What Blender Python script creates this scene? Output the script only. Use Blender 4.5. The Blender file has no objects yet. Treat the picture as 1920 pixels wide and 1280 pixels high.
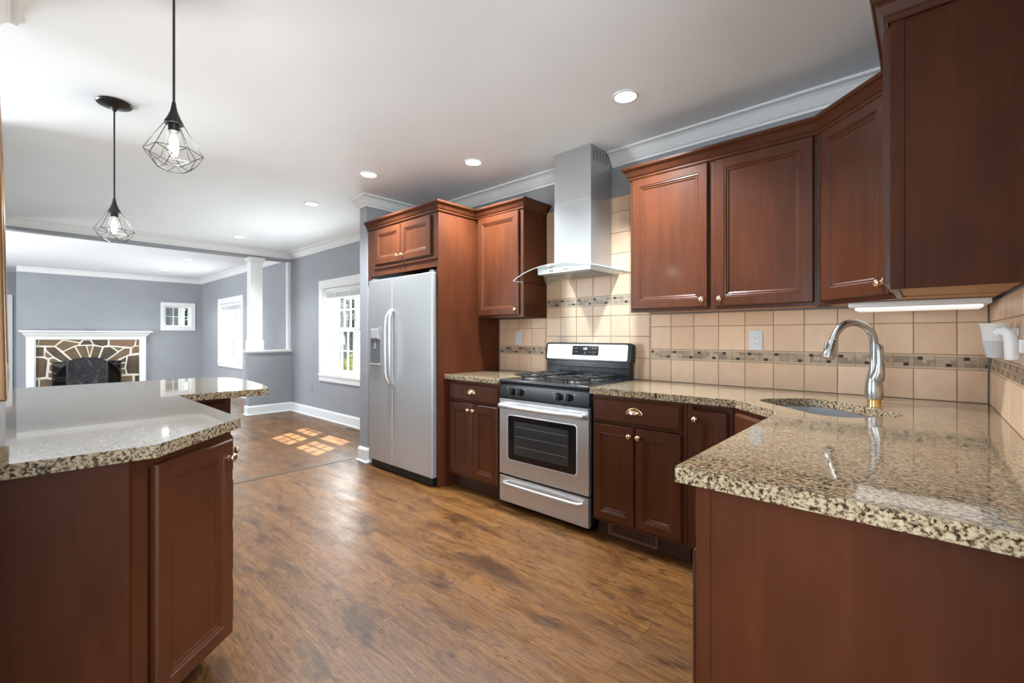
import bpy, bmesh, math, random
from mathutils import Vector, Matrix
from mathutils.geometry import tessellate_polygon
random.seed(7)
R = math.radians
S = bpy.context.scene
COL = S.collection

# ------------------------------------------------------------------ camera
cd = bpy.data.cameras.new('camera'); cam = bpy.data.objects.new('camera', cd); COL.objects.link(cam)
cd.sensor_width = 36.0; cd.lens = 849.4/1920*36.0
cd.shift_y = -(640-629.5)/1920.0
cd.clip_start = 0.02; cd.clip_end = 300
cam.location = (0, 0, 1.22); cam.rotation_euler = (R(90), 0, R(42.287))
S.camera = cam

# ------------------------------------------------------------------ world, sun, daylight, added fill, exposure
S.view_settings.view_transform = 'Standard'; S.view_settings.look = 'None'
S.view_settings.gamma = 1.0; S.view_settings.use_curve_mapping = False
S.view_settings.exposure = 2.15
W = bpy.data.worlds.new('sky'); S.world = W; W.use_nodes = True
bg = W.node_tree.nodes['Background']; bg.inputs[0].default_value = (0.80, 0.89, 1.0, 1); bg.inputs[1].default_value = 0.48
sd = bpy.data.lights.new('sun', 'SUN'); sd.energy = 7.0; sd.angle = R(0.6); sd.color = (1.0, 0.93, 0.82)
sun = bpy.data.objects.new('sun', sd); COL.objects.link(sun); sun.location = (-12, 12, 12)
sun.rotation_euler = Vector((0.36, -0.64, -1.0)).to_track_quat('-Z', 'Y').to_euler()

def area(name, loc, direction, sx, sy, energy, color=(1, 1, 1)):
    d = bpy.data.lights.new(name, 'AREA'); d.shape = 'RECTANGLE'; d.size = sx; d.size_y = sy; d.energy = energy; d.color = color
    o = bpy.data.objects.new(name, d); COL.objects.link(o); o.location = loc
    o.rotation_euler = Vector(direction).to_track_quat('-Z', 'Y').to_euler()
    return o
DAY = (0.84, 0.93, 1.0)
area('daylight_dining_window', (-5.83, 3.30, 1.30), (0, -1, -0.1), 1.4, 1.25, 28, DAY)
area('daylight_living_window', (-10.77, 3.30, 1.30), (0, -1, -0.1), 1.4, 1.25, 22, DAY)
area('fill_rear_kitchen', (-1.2, -2.72, 1.30), (0, .8, .4), 2.6, 1.9, 11, DAY)  # added fill from behind the camera, tilted up towards the ceiling
area('fill_entry_side', (2.56, -1.0, 1.35), (-1, .12, .8), 2.4, 1.7, 60, DAY)  # added fill for the ceiling and right-facing panels, from an invented window
area('fill_rear_living', (-9.6, -2.72, 1.30), (0, 1, 0), 3.2, 1.9, 55, DAY)  # fill added on the unseen rear side of the living room
area('fill_rear_dining', (-6.0, -2.72, 1.30), (0.4, 1, 0.0), 2.2, 1.9, 74, DAY)  # fill added on the unseen rear side, aimed at the kitchen

# ------------------------------------------------------------------ materials
def mat(name, color=(.5, .5, .5), rough=.5, metal=0.0, spec=.5, coat=0.0, emit=None, estr=0.0):
    m = bpy.data.materials.new(name); m.use_nodes = True
    b = m.node_tree.nodes['Principled BSDF']
    b.inputs['Base Color'].default_value = (*color, 1); b.inputs['Roughness'].default_value = rough
    b.inputs['Metallic'].default_value = metal; b.inputs['Specular IOR Level'].default_value = spec
    b.inputs['Coat Weight'].default_value = coat; b.inputs['Coat Roughness'].default_value = .12
    if emit:
        b.inputs['Emission Color'].default_value = (*emit, 1); b.inputs['Emission Strength'].default_value = estr
    return m
class NT:
    def __init__(s, m): s.t = m.node_tree; s.b = s.t.nodes['Principled BSDF']
    def n(s, typ, **kw):
        nd = s.t.nodes.new(typ)
        for k, v in kw.items():
            if k.startswith('_'): setattr(nd, k[1:], v)
            else: nd.inputs[k.replace('__', ' ')].default_value = v
        return nd
    def l(s, a, b): s.t.links.new(a, b)
    def coords(s, scale=(1, 1, 1), kind='Object', rot=(0, 0, 0)):
        tc = s.n('ShaderNodeTexCoord'); mp = s.n('ShaderNodeMapping'); mp.inputs['Scale'].default_value = scale
        mp.inputs['Rotation'].default_value = rot
        s.l(tc.outputs[kind], mp.inputs['Vector']); return mp.outputs['Vector']
    def noise(s, vec, scale, detail=3, rough=.5, dist=0.0, w=None):
        nd = s.n('ShaderNodeTexNoise', Scale=scale, Detail=detail, Roughness=rough, Distortion=dist)
        if w is not None:
            nd.noise_dimensions = '4D'; s.l(w, nd.inputs['W'])
        s.l(vec, nd.inputs['Vector']); return nd.outputs['Fac']
    def ramp(s, fac, stops, interp='LINEAR'):
        r = s.n('ShaderNodeValToRGB'); cr = r.color_ramp; cr.interpolation = interp
        while len(cr.elements) < len(stops): cr.elements.new(0.5)
        for e, (p, c) in zip(cr.elements, stops):
            e.position = p; e.color = (*c, 1) if len(c) == 3 else c
        s.l(fac, r.inputs['Fac']); return r.outputs['Color']
    def mix(s, fac, a, b, blend='MIX'):
        m = s.n('ShaderNodeMix'); m.data_type = 'RGBA'; m.blend_type = blend
        for sock, v in ((m.inputs[0], fac), (m.inputs[6], a), (m.inputs[7], b)):
            if isinstance(v, (int, float)): sock.default_value = v
            elif isinstance(v, tuple): sock.default_value = (*v, 1)
            else: s.l(v, sock)
        return m.outputs[2]
    def bump(s, h, strength=.1, dist=.01):
        b = s.n('ShaderNodeBump', Strength=strength, Distance=dist); s.l(h, b.inputs['Height']); s.l(b.outputs['Normal'], s.b.inputs['Normal'])
    def base(s, c): s.l(c, s.b.inputs['Base Color'])
    def math(s, op, a, b):
        m = s.n('ShaderNodeMath'); m.operation = op
        for i, v in enumerate((a, b)):
            if isinstance(v, (int, float)): m.inputs[i].default_value = v
            else: s.l(v, m.inputs[i])
        return m.outputs[0]

def paint(name, c, rough=.6, var=.03):
    m = mat(name, c, rough); t = NT(m); v = t.coords()
    f = t.noise(v, 3.0, 3)
    t.base(t.ramp(f, [(.3, tuple(x*(1-var) for x in c)), (.7, tuple(min(1, x*(1+var)) for x in c))]))
    t.bump(t.noise(v, 260, 2), .04, .002)
    return m
M = {}
M['wall'] = paint('blue_grey_wall_paint', (.305, .312, .332), .55)
M['ceiling'] = paint('white_ceiling_paint', (.92, .945, .975), .7, .01)
M['trim'] = paint('white_trim_paint', (.82, .82, .81), .3, .01)

def cherry(name, dark, mid, light, rough=.3, coat=.2):
    m = mat(name, mid, rough, coat=coat); t = NT(m)
    v = t.coords((9, 9, .8)); g = t.noise(v, 3.0, 6, .6, .6)
    v2 = t.coords((2, 2, 1)); b = t.noise(v2, 2.2, 3, .5)
    c = t.ramp(g, [(.20, dark), (.5, mid), (.85, light)])
    c2 = t.ramp(b, [(.3, (.78, .78, .78)), (.7, (1.12, 1.08, 1.05))])
    t.base(t.mix(1.0, c, c2, 'MULTIPLY'))
    fine = t.noise(t.coords((160, 160, 6)), 3, 2); t.bump(fine, .03, .002)
    return m
M['cherry'] = cherry('reddish_cherry_wood', (.068, .0185, .0066), (.084, .0240, .0087), (.103, .032, .0120), .33, .1)
M['cherry'].node_tree.nodes['Principled BSDF'].inputs['Specular IOR Level'].default_value = .32
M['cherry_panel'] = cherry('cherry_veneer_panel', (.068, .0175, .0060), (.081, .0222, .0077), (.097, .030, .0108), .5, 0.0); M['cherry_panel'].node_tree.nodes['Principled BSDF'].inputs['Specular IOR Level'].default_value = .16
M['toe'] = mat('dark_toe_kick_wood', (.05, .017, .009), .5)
M['under_wood'] = mat('orange_underside_wood', (.50, .25, .09), .5)  # flat orange tone for the cabinet undersides

def granite():
    m = mat('speckled_tan_granite', (.5, .4, .28), .06, spec=.5, coat=.5); t = NT(m)
    v = t.coords()
    f = t.noise(v, 112, 4, .62, .5)
    c = t.ramp(f, [(.37, (.020, .013, .008)), (.435, (.085, .050, .027)), (.475, (.29, .205, .120)), (.55, (.44, .34, .215)), (.68, (.55, .455, .32))])
    big = t.noise(t.coords(), 22, 3, .6)
    c = t.mix(t.ramp(big, [(.45, (.0, .0, .0)), (.65, (.22, .22, .22))]), c, (.50, .41, .28))
    vo = t.n('ShaderNodeTexVoronoi', Scale=190.0); t.l(v, vo.inputs['Vector'])
    sp = t.ramp(vo.outputs['Color'], [(.10, (1, 1, 1)), (.14, (0, 0, 0))])
    c = t.mix(sp, c, (.045, .033, .025))
    t.b.inputs['Coat Roughness'].default_value = .015; t.base(c)
    return m
M['granite'] = granite()

def floor_wood():
    m = mat('worn_oak_strip_floor', (.3, .17, .08), .3, coat=.08); t = NT(m)
    v = t.coords()
    br = t.n('ShaderNodeTexBrick'); br.offset = .37; br.offset_frequency = 3; br.squash = 1
    t.l(v, br.inputs['Vector'])
    for k, val in (('Scale', 1.0), ('Mortar Size', .0012), ('Mortar Smooth', .1), ('Brick Width', .85), ('Row Height', .076), ('Bias', 0.0)): br.inputs[k].default_value = val
    br.inputs['Color1'].default_value = (0, 0, 0, 1); br.inputs['Color2'].default_value = (1, 1, 1, 1); br.inputs['Mortar'].default_value = (.5, .5, .5, 1)
    rnd = br.outputs['Color']
    w = t.math('MULTIPLY', rnd, 9.0)
    g = t.noise(t.coords((1.6, 26, 1)), 3.2, 8, .66, 1.2, w)          # long grain
    k = t.noise(t.coords((3.2, 11, 1)), 2.6, 6, .62, 2.2, w)          # cathedral figure and knots
    c = t.ramp(g, [(.30, (.090, .038, .012)), (.46, (.185, .092, .033)), (.60, (.255, .137, .053)), (.78, (.33, .195, .085))])
    c = t.mix(1.0, c, t.ramp(rnd, [(0, (.80, .77, .74)), (.5, (1, 1, 1)), (1, (1.14, 1.13, 1.10))]), 'MULTIPLY')
    c = t.mix(1.0, c, t.ramp(k, [(.30, (.28, .22, .17)), (.41, (.75, .70, .66)), (.47, (1, 1, 1))]), 'MULTIPLY')
    st = t.ramp(t.noise(t.coords((1.3, 3.4, 1)), 1.6, 7, .68, .5), [(.37, (.40, .34, .28)), (.48, (1, 1, 1))])
    c = t.mix(.9, c, st, 'MULTIPLY')
    fine = t.ramp(t.noise(t.coords((5, 170, 1)), 3, 3, .6), [(.30, (.72, .68, .64)), (.5, (1, 1, 1))])
    c = t.mix(.7, c, fine, 'MULTIPLY')
    c = t.mix(1.0, c, (.74, .62, .43), 'MULTIPLY')
    c = t.mix(t.math('MULTIPLY', br.outputs['Fac'], .8), c, (.06, .03, .014))
    t.b.inputs['Coat Roughness'].default_value = .22; t.base(c)
    rr = t.ramp(t.noise(t.coords((1, 3, 1)), 4, 4), [(.3, (.30,)*3), (.7, (.48,)*3)])
    t.l(rr, t.b.inputs['Roughness'])
    h = t.math('SUBTRACT', t.math('MULTIPLY', g, .3), br.outputs['Fac'])
    h = t.math('ADD', h, t.math('MULTIPLY', t.noise(t.coords((.7, 13.2, 1)), 1.0, 2), .9))
    t.bump(h, .2, .004)
    return m
M['floor'] = floor_wood()
M['seam'] = mat('floor_seam_board', (.085, .045, .020), .4)
M['floor'].node_tree.nodes['Principled BSDF'].inputs['Specular IOR Level'].default_value = .36

def steel(name, c=(.64, .645, .65), rough=.34, horiz=True, metal=.75):
    m = mat(name, c, rough, metal=metal); t = NT(m)
    v = t.coords((1.5, 1.5, 420) if horiz else (420, 420, 1.5))
    g = t.noise(v, 2.0, 2)
    t.l(t.ramp(g, [(.3, (rough*.9,)*3), (.7, (rough*1.1,)*3)]), t.b.inputs['Roughness'])
    t.base(t.ramp(g, [(.3, tuple(x*.97 for x in c)), (.7, tuple(x*1.03 for x in c))]))
    return m
M['steel'] = steel('brushed_stainless_steel')
M['steel_fridge'] = steel('fridge_stainless_steel', (.60, .605, .61), .38)
M['steel_v'] = steel('chimney_stainless_steel', (.43, .435, .44), .36, False)
M['nickel'] = mat('brushed_nickel', (.55, .56, .57), .25, 1.0)
M['sink'] = steel('sink_steel', (.5, .51, .52), .3)
M['grey_plastic'] = mat('grey_plastic', (.30, .30, .30), .35)
M['dark_plastic'] = mat('dark_grey_plastic', (.13, .13, .13), .4)
def enamel(name, c, rough):
    m = mat(name, c, rough, spec=.28); t = NT(m)
    vo = t.n('ShaderNodeTexVoronoi', Scale=420.0); t.l(t.coords(), vo.inputs['Vector'])
    t.base(t.ramp(vo.outputs['Color'], [(.06, (.16, .16, .17)), (.09, c)])); return m
M['enamel'] = enamel('black_speckled_enamel', (.012, .012, .013), .22)
M['iron'] = mat('cast_iron_grate', (.018, .018, .018), .42)
M['black_glass'] = mat('black_oven_glass', (.010, .010, .011), .08)
M['oven_inner'] = enamel('smoked_oven_window', (.045, .047, .047), .1)
M['knob_black'] = mat('black_knob_plastic', (.010, .010, .010), .18)
M['brass'] = mat('champagne_brass', (.86, .63, .42), .22, 1.0)
M['bright_brass'] = mat('polished_brass', (.9, .62, .2), .2, 1.0)
M['plate'] = mat('white_outlet_plastic', (.72, .78, .84), .35)
M['white_plastic'] = mat('white_plastic', (.82, .83, .84), .3)
M['slot'] = mat('outlet_slot_black', (.03, .03, .03), .5)
M['cord'] = mat('dark_lamp_cord', (.02, .02, .02), .5)
M['bronze'] = mat('dark_bronze_metal', (.05, .05, .05), .3, .8)
M['wire'] = mat('dark_wire', (.06, .06, .06), .35, .8)
M['glow'] = mat('warm_filament_glow', (1, .95, .85), .5, emit=(1, .9, .72), estr=22)
M['can'] = mat('lit_downlight_lens', (1, 1, 1), .5, emit=(1, .95, .88), estr=9)
M['dim_lens'] = mat('softly_lit_diffuser', (.82, .83, .84), .4, emit=(1, .97, .93), estr=.14)
M['digit'] = mat('lit_clock_digits', (.5, .6, .7), .5, emit=(.55, .75, .9), estr=.8)
M['ink'] = mat('pale_grey_printing', (.42, .42, .42), .5)
M['grout'] = mat('sandy_grout', (.36, .26, .17), .8)
def glass(name, tint=(1, 1, 1), refl=1.0):
    m = bpy.data.materials.new(name); m.use_nodes = True; nt = m.node_tree; nt.nodes.clear()
    o = nt.nodes.new('ShaderNodeOutputMaterial'); mx = nt.nodes.new('ShaderNodeMixShader')
    tr = nt.nodes.new('ShaderNodeBsdfTransparent'); tr.inputs[0].default_value = (*tint, 1)
    gl = nt.nodes.new('ShaderNodeBsdfGlossy'); gl.inputs['Roughness'].default_value = .02
    lw = nt.nodes.new('ShaderNodeLayerWeight'); pw = nt.nodes.new('ShaderNodeMath'); pw.operation = 'POWER'; pw.inputs[1].default_value = 5.0
    fr = nt.nodes.new('ShaderNodeMath'); fr.operation = 'MULTIPLY_ADD'; fr.inputs[1].default_value = .92; fr.inputs[2].default_value = .04
    nt.links.new(lw.outputs['Facing'], pw.inputs[0]); nt.links.new(pw.outputs[0], fr.inputs[0])
    mu = nt.nodes.new('ShaderNodeMath'); mu.operation = 'MULTIPLY'; mu.inputs[1].default_value = refl
    nt.links.new(fr.outputs[0], mu.inputs[0]); nt.links.new(mu.outputs[0], mx.inputs[0])
    nt.links.new(tr.outputs[0], mx.inputs[1]); nt.links.new(gl.outputs[0], mx.inputs[2]); nt.links.new(mx.outputs[0], o.inputs[0])
    return m
M['pane'] = glass('window_glass', (.97, .99, .98))
M['hood_glass'] = glass('hood_canopy_glass', (.86, .90, .88), 1.6)
M['bulb'] = glass('clear_bulb_glass', (.99, .98, .96), .9)
M['smoke_mesh'] = glass('fine_dark_mesh', (.38, .38, .38), .5)
M['cup_glass'] = mat('frosted_clear_plastic', (.72, .74, .77), .25); M['cup_glass'].node_tree.nodes['Principled BSDF'].inputs['Alpha'].default_value = .8
M['glass_edge'] = mat('polished_glass_edge', (.50, .55, .53), .15)
M['gilt'] = mat('gilded_brown_frame_wood', (.34, .16, .045), .3, .25)
M['mirror'] = mat('mirror_glass', (.8, .8, .8), .03, 1.0)

def tile_mat(name, lo, hi, rough=.35):
    m = mat(name, lo, rough); t = NT(m)
    ge = t.n('ShaderNodeNewGeometry'); rnd = ge.outputs['Random Per Island']
    v = t.coords(); n = t.noise(v, 14, 5, .6)
    f = t.math('ADD', t.math('MULTIPLY', rnd, .45), t.math('MULTIPLY', n, .55))
    mid = tuple((a+b)/2 for a, b in zip(lo, hi))
    t.base(t.ramp(f, [(.25, lo), (.5, mid), (.75, hi)])); t.bump(t.noise(v, 60, 3), .04, .002)
    return m
M['tile'] = tile_mat('beige_ceramic_tile', (.72, .495, .325), (.86, .635, .445))
M['mosaic'] = tile_mat('mixed_mosaic_stone', (.27, .185, .125), (.60, .46, .32))
M['mosaic_dark'] = mat('black_mosaic_chip', (.022, .017, .015), .5)
M['liner'] = tile_mat('pale_liner_tile', (.55, .42, .28), (.66, .53, .38))
def stone():
    m = mat('brown_fieldstone', (.15, .1, .06), .8); t = NT(m)
    ge = t.n('ShaderNodeNewGeometry'); rnd = ge.outputs['Random Per Island']; v = t.coords()
    n = t.noise(v, 9, 6, .65, .6)
    f = t.math('ADD', t.math('MULTIPLY', rnd, .5), t.math('MULTIPLY', n, .5))
    t.base(t.ramp(f, [(.22, (.055, .045, .035)), (.42, (.15, .095, .050)), (.58, (.20, .135, .070)), (.78, (.23, .12, .075))]))
    t.bump(n, .5, .02); return m
M['stone'] = stone()
M['mortar'] = mat('cream_mortar', (.78, .73, .62), .8)
M['firebox_black'] = mat('black_firebox', (.012, .012, .012), .8)  # near-black inside of the arched opening
def mesh_screen():
    m = mat('black_wire_mesh', (.02, .02, .021), .5, .3); t = NT(m)
    n = t.noise(t.coords((1, 1.4, 1)), 5, 5, .6, 1.8)
    t.base(t.ramp(n, [(.35, (.010, .010, .011)), (.55, (.030, .030, .032)), (.66, (.085, .085, .09))])); return m
M['screen'] = mesh_screen()
M['vent_brown'] = mat('brown_metal_register', (.20, .085, .045), .4, .2)
M['vent_dark'] = mat('dark_register_slot', (.012, .008, .006), .7)
M['floor_vent'] = mat('tan_floor_register', (.30, .19, .10), .4, .2)
# exterior
def siding(name, c):
    m = mat(name, c, .7); t = NT(m); wv = t.n('ShaderNodeTexWave', Scale=2.6); wv.bands_direction = 'Z'; wv.wave_profile = 'SAW'
    t.l(t.coords(), wv.inputs['Vector'])
    t.base(t.ramp(wv.outputs['Fac'], [(.0, tuple(x*.55 for x in c)), (.12, c), (1, tuple(x*1.08 for x in c))])); return m
M['siding'] = siding('grey_house_siding', (.105, .11, .125))
M['siding_white'] = siding('pale_house_siding', (.62, .64, .68))
M['roof'] = mat('grey_shingle_roof', (.10, .10, .11), .8)
M['ext_trim'] = mat('white_exterior_trim', (.8, .8, .8), .5)
M['ext_glass'] = mat('dark_house_window', (.03, .035, .04), .1)
M['fence'] = mat('weathered_fence_wood', (.22, .22, .24), .8)
def leafy(name, a, b):
    m = mat(name, a, .7); t = NT(m); t.base(t.ramp(t.noise(t.coords(), 7, 5, .7), [(.3, a), (.7, b)])); return m
M['grass'] = leafy('lawn_grass', (.05, .09, .015), (.11, .16, .035))
M['leaf'] = leafy('yellow_green_leaves', (.14, .17, .04), (.50, .48, .14))
M['dark_leaf'] = leafy('dark_green_leaves', (.015, .03, .012), (.07, .10, .04))
M['bark'] = mat('grey_bark', (.12, .10, .08), .9)
M['blind'] = mat('white_blind_slats', (.78, .78, .77), .45)

# ------------------------------------------------------------------ mesh builder
class MB:
    def __init__(s): s.v = []; s.f = []; s.mi = []; s.cur = 0
    def add(s, vs, fs, T=None):
        b = len(s.v)
        for p in vs:
            p = Vector(p)
            if T is not None: p = T @ p
            s.v.append(p)
        for f in fs: s.f.append(tuple(i+b for i in f)); s.mi.append(s.cur)
        return s
    def box(s, x0, x1, y0, y1, z0, z1, T=None):
        vs = [(x, y, z) for z in (z0, z1) for y in (y0, y1) for x in (x0, x1)]
        return s.add(vs, [(0, 2, 3, 1), (4, 5, 7, 6), (0, 1, 5, 4), (2, 6, 7, 3), (0, 4, 6, 2), (1, 3, 7, 5)], T)
    def prism(s, pts, z0, z1, holes=(), T=None):
        loops = [list(pts)]+[list(h) for h in holes]
        flat = [p for l in loops for p in l]
        tris = tessellate_polygon([[Vector((p[0], p[1], 0)) for p in l] for l in loops])
        n = len(flat)
        vs = [(p[0], p[1], z0) for p in flat]+[(p[0], p[1], z1) for p in flat]
        fs = []
        if not holes: fs += [tuple(range(n-1, -1, -1)), tuple(range(n, 2*n))]
        else:
            for t in tris: fs.append((t[0]+n, t[1]+n, t[2]+n)); fs.append((t[2], t[1], t[0]))
        o = 0
        for l in loops:
            k = len(l)
            for i in range(k): fs.append((o+i, o+(i+1) % k, n+o+(i+1) % k, n+o+i))
            o += k
        return s.add(vs, fs, T)
    def tube(s, path, r, n=8, closed=False, cap=True, T=None, flat=1.0):
        path = [Vector(p) for p in path]; k = len(path)
        rr = r if isinstance(r, (list, tuple)) else [r]*k
        d0 = (path[1]-path[0]).normalized()
        up = Vector((0, 0, 1)) if abs(d0.z) < .9 else Vector((1, 0, 0))
        a = d0.cross(up).normalized(); vs = []; fs = []
        for i in range(k):
            if closed: d = (path[(i+1) % k]-path[i-1]).normalized()
            elif i == 0: d = d0
            elif i == k-1: d = (path[i]-path[i-1]).normalized()
            else: d = ((path[i+1]-path[i]).normalized()+(path[i]-path[i-1]).normalized()).normalized()
            a = (a-d*a.dot(d)).normalized(); b = d.cross(a)
            for j in range(n):
                an = 2*math.pi*j/n
                vs.append(path[i]+a*math.cos(an)*rr[i]+b*math.sin(an)*rr[i]*flat)
        m = k if closed else k-1
        for i in range(m):
            i2 = (i+1) % k
            for j in range(n):
                fs.append((i*n+j, i*n+(j+1) % n, i2*n+(j+1) % n, i2*n+j))
        if cap and not closed:
            fs.append(tuple(range(n-1, -1, -1))); fs.append(tuple((k-1)*n+j for j in range(n)))
        return s.add(vs, fs, T)
    def lathe(s, prof, n=24, T=None, cap=True):
        vs = []; fs = []; k = len(prof)
        for r, z in prof:
            for j in range(n): vs.append((r*math.cos(2*math.pi*j/n), r*math.sin(2*math.pi*j/n), z))
        for i in range(k-1):
            for j in range(n): fs.append((i*n+j, i*n+(j+1) % n, (i+1)*n+(j+1) % n, (i+1)*n+j))
        if cap:
            if prof[0][0] > 1e-6: fs.append(tuple(range(n-1, -1, -1)))
            if prof[-1][0] > 1e-6: fs.append(tuple((k-1)*n+j for j in range(n)))
        return s.add(vs, fs, T)
    def sweep(s, path, prof, closed=False, T=None):
        # path: xy points; prof: closed outline of (out, z), out = right-hand normal of the path
        P = [Vector((p[0], p[1])) for p in path]; k = len(P); n = len(prof); vs = []; fs = []
        def nrm(a, b): d = (b-a).normalized(); return Vector((d.y, -d.x))
        for i in range(k):
            n1 = nrm(P[i-1], P[i]) if (i > 0 or closed) else None
            n2 = nrm(P[i], P[(i+1) % k]) if (i < k-1 or closed) else None
            if n1 is None: mv = n2
            elif n2 is None: mv = n1
            else: mv = (n1+n2)/max(.15, 1+n1.dot(n2))
            for o, z in prof: vs.append((P[i].x+mv.x*o, P[i].y+mv.y*o, z))
        m = k if closed else k-1
        for i in range(m):
            i2 = (i+1) % k
            for j in range(n): fs.append((i*n+j, i*n+(j+1) % n, i2*n+(j+1) % n, i2*n+j))
        if not closed:
            fs.append(tuple(range(n-1, -1, -1))); fs.append(tuple((k-1)*n+j for j in range(n)))
        return s.add(vs, fs, T)
    def panel(s, x0, x1, z0, z1, rings, y=0.0, T=None):
        # nested rectangular rings (inset, depth towards -y): doors and drawer fronts
        vs = []; fs = []
        for ins, dp in rings:
            vs += [(x0+ins, y-dp, z0+ins), (x1-ins, y-dp, z0+ins), (x1-ins, y-dp, z1-ins), (x0+ins, y-dp, z1-ins)]
        for i in range(len(rings)-1):
            for j in range(4):
                a, b = i*4+j, i*4+(j+1) % 4; fs.append((a, b, b+4, a+4))
        e = (len(rings)-1)*4; fs.append((e, e+1, e+2, e+3)); fs.append((3, 2, 1, 0))
        return s.add(vs, fs, T)
    def build(s, name, m, parent=None, bevel=0.0, seg=2, smooth=False, off=None, label=None):
        me = bpy.data.meshes.new(name)
        vs = [tuple(p-Vector(off)) for p in s.v] if off is not None else [tuple(p) for p in s.v]
        me.from_pydata(vs, [], s.f)
        ms = m if isinstance(m, (list, tuple)) else [m]
        for x in ms: me.materials.append(x)
        for p, i in zip(me.polygons, s.mi): p.material_index = min(i, len(ms)-1)
        bm = bmesh.new(); bm.from_mesh(me)
        bmesh.ops.recalc_face_normals(bm, faces=bm.faces)
        if bevel > 0:
            es = [e for e in bm.edges if len(e.link_faces) == 2 and e.calc_face_angle(0) > R(30)]
            bmesh.ops.bevel(bm, geom=es, offset=bevel, segments=seg, affect='EDGES', profile=.5, clamp_overlap=True)
        bm.to_mesh(me); bm.free()
        if smooth or bevel > 0:
            for p in me.polygons: p.use_smooth = True
            me.set_sharp_from_angle(angle=R(38))
        o = bpy.data.objects.new(name, me); COL.objects.link(o)
        if parent is not None: o.parent = parent
        if bevel > 0:
            wn = o.modifiers.new('weighted_normals', 'WEIGHTED_NORMAL'); wn.keep_sharp = True
        if label: o['label'] = label
        return o
def BX(*a): return MB().box(*a)
def thing(name, label, cat, loc=(0, 0, 0), rz=0, group=None):
    o = bpy.data.objects.new(name, None); COL.objects.link(o); o.empty_display_size = .05
    o.location = loc; o.rotation_euler = (0, 0, rz); o['label'] = label; o['category'] = cat
    if group: o['group'] = group
    return o
def tag(o, label, cat, group=None, kind=None):
    o['label'] = label; o['category'] = cat
    if group: o['group'] = group
    if kind: o['kind'] = kind
    return o
def struct(o): o['kind'] = 'structure'; return o
def copy_tree(o, loc, label, parent=None):
    c = o.copy(); COL.objects.link(c)
    if parent is None: c.location = loc; c['label'] = label
    else: c.parent = parent
    for ch in list(o.children): copy_tree(ch, None, None, c)
    return c
def TY(x, y, z):   # lathe axis +z turned to -y, placed at x,y,z
    return Matrix.Translation((x, y, z)) @ Matrix.Rotation(R(90), 4, 'X')
def arc(cx, cy, r, a0, a1, n): return [(cx+r*math.cos(R(a0+(a1-a0)*i/n)), cy+r*math.sin(R(a0+(a1-a0)*i/n))) for i in range(n+1)]
def text_mesh(s, size, name, m, parent, loc, rot, ext=.0006):
    cu = bpy.data.curves.new(name, 'FONT'); cu.body = s; cu.size = size; cu.extrude = ext; cu.align_x = 'CENTER'; cu.align_y = 'CENTER'
    to = bpy.data.objects.new(name, cu); COL.objects.link(to)
    dg = bpy.context.evaluated_depsgraph_get(); me = bpy.data.meshes.new_from_object(to.evaluated_get(dg))
    bpy.data.objects.remove(to); me.materials.clear(); me.materials.append(m)
    o = bpy.data.objects.new(name, me); COL.objects.link(o); o.parent = parent; o.location = loc; o.rotation_euler = rot
    return o

# ------------------------------------------------------------------ key dimensions (metres)
YW = 3.0; XR = .23; CEIL = 2.565; CT = .909; CB = .872
YD = 3.06; XH = -7.66; XF = -12.95; XWR, XWL = -3.97, -4.10; YWING = 2.287
UB, UT = 1.37, 2.25; YU = 2.677

# ------------------------------------------------------------------ room shell
slab = [(-14.6, -2.9), (2.5, -2.9), (2.5, 3.3), (XF-.2, 3.3), (XF-.2, .4), (-14.6, .4)]
struct(MB().prism(slab, -.12, 0).build('floor', M['floor']))
struct(BX(-4.27, -4.20, .2, 2.28, 0, .003).build('trim_1', M['seam']))
struct(MB().prism(slab, CEIL, CEIL+.15).build('ceiling', M['ceiling']))
def wall_x(name, x0, x1, y0, y1, holes=(), z1=CEIL):   # wall running along x, holes (xa, xb, za, zb)
    mb = MB(); xs = x0
    for xa, xb, za, zb in sorted(holes):
        mb.box(xs, xa, y0, y1, 0, z1); mb.box(xa, xb, y0, y1, 0, za); mb.box(xa, xb, y0, y1, zb, z1); xs = xb
    mb.box(xs, x1, y0, y1, 0, z1)
    return struct(mb.build(name, M['wall']))
def wall_y(name, x0, x1, y0, y1, holes=(), z1=CEIL):
    mb = MB(); ys = y0
    for ya, yb, za, zb in sorted(holes):
        mb.box(x0, x1, ys, ya, 0, z1); mb.box(x0, x1, ya, yb, 0, za); mb.box(x0, x1, ya, yb, zb, z1); ys = yb
    mb.box(x0, x1, ys, y1, 0, z1)
    return struct(mb.build(name, M['wall']))
DW = (-6.56, -5.10, .66, 1.93); LW = (-11.50, -10.04, .66, 1.93)
wall_x('wall_kitchen_back', XWR, .4, YW, YW+.3)
wall_y('wall_kitchen_right', XR, .4, .95, YW)
wall_y('wall_fridge_wing', XWL, XWR, YWING, YD+.0)
wall_x('wall_window_side', XF-.2, XWR, YD, YD+.24, [LW, DW])
wall_y('wall_fireplace', XF-.2, XF, .03, YD, [(2.335, 2.855, 1.42, 1.92)])
wall_y('wall_hall_end', -14.5, -14.3, -2.6, .4)
wall_x('wall_hall_side', -14.3, XF-.2, .25, .4)
wall_x('wall_rear', -14.5, 2.5, -2.9, -2.6, [(-11.2, -8.0, .3, 2.2), (-7.1, -4.9, .3, 2.2), (-2.5, .1, .3, 2.2)])  # rear openings put in for light
wall_y('wall_behind_camera', 2.4, 2.5, -2.6, 3.3, [(-2.2, .2, .5, 2.2)])  # opening added for the entry-side fill
wall_x('wall_entry', .4, 2.4, 1.6, 1.75)
wall_x('wall_left_partition', -2.80, -.95, -.21, -.075)
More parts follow.
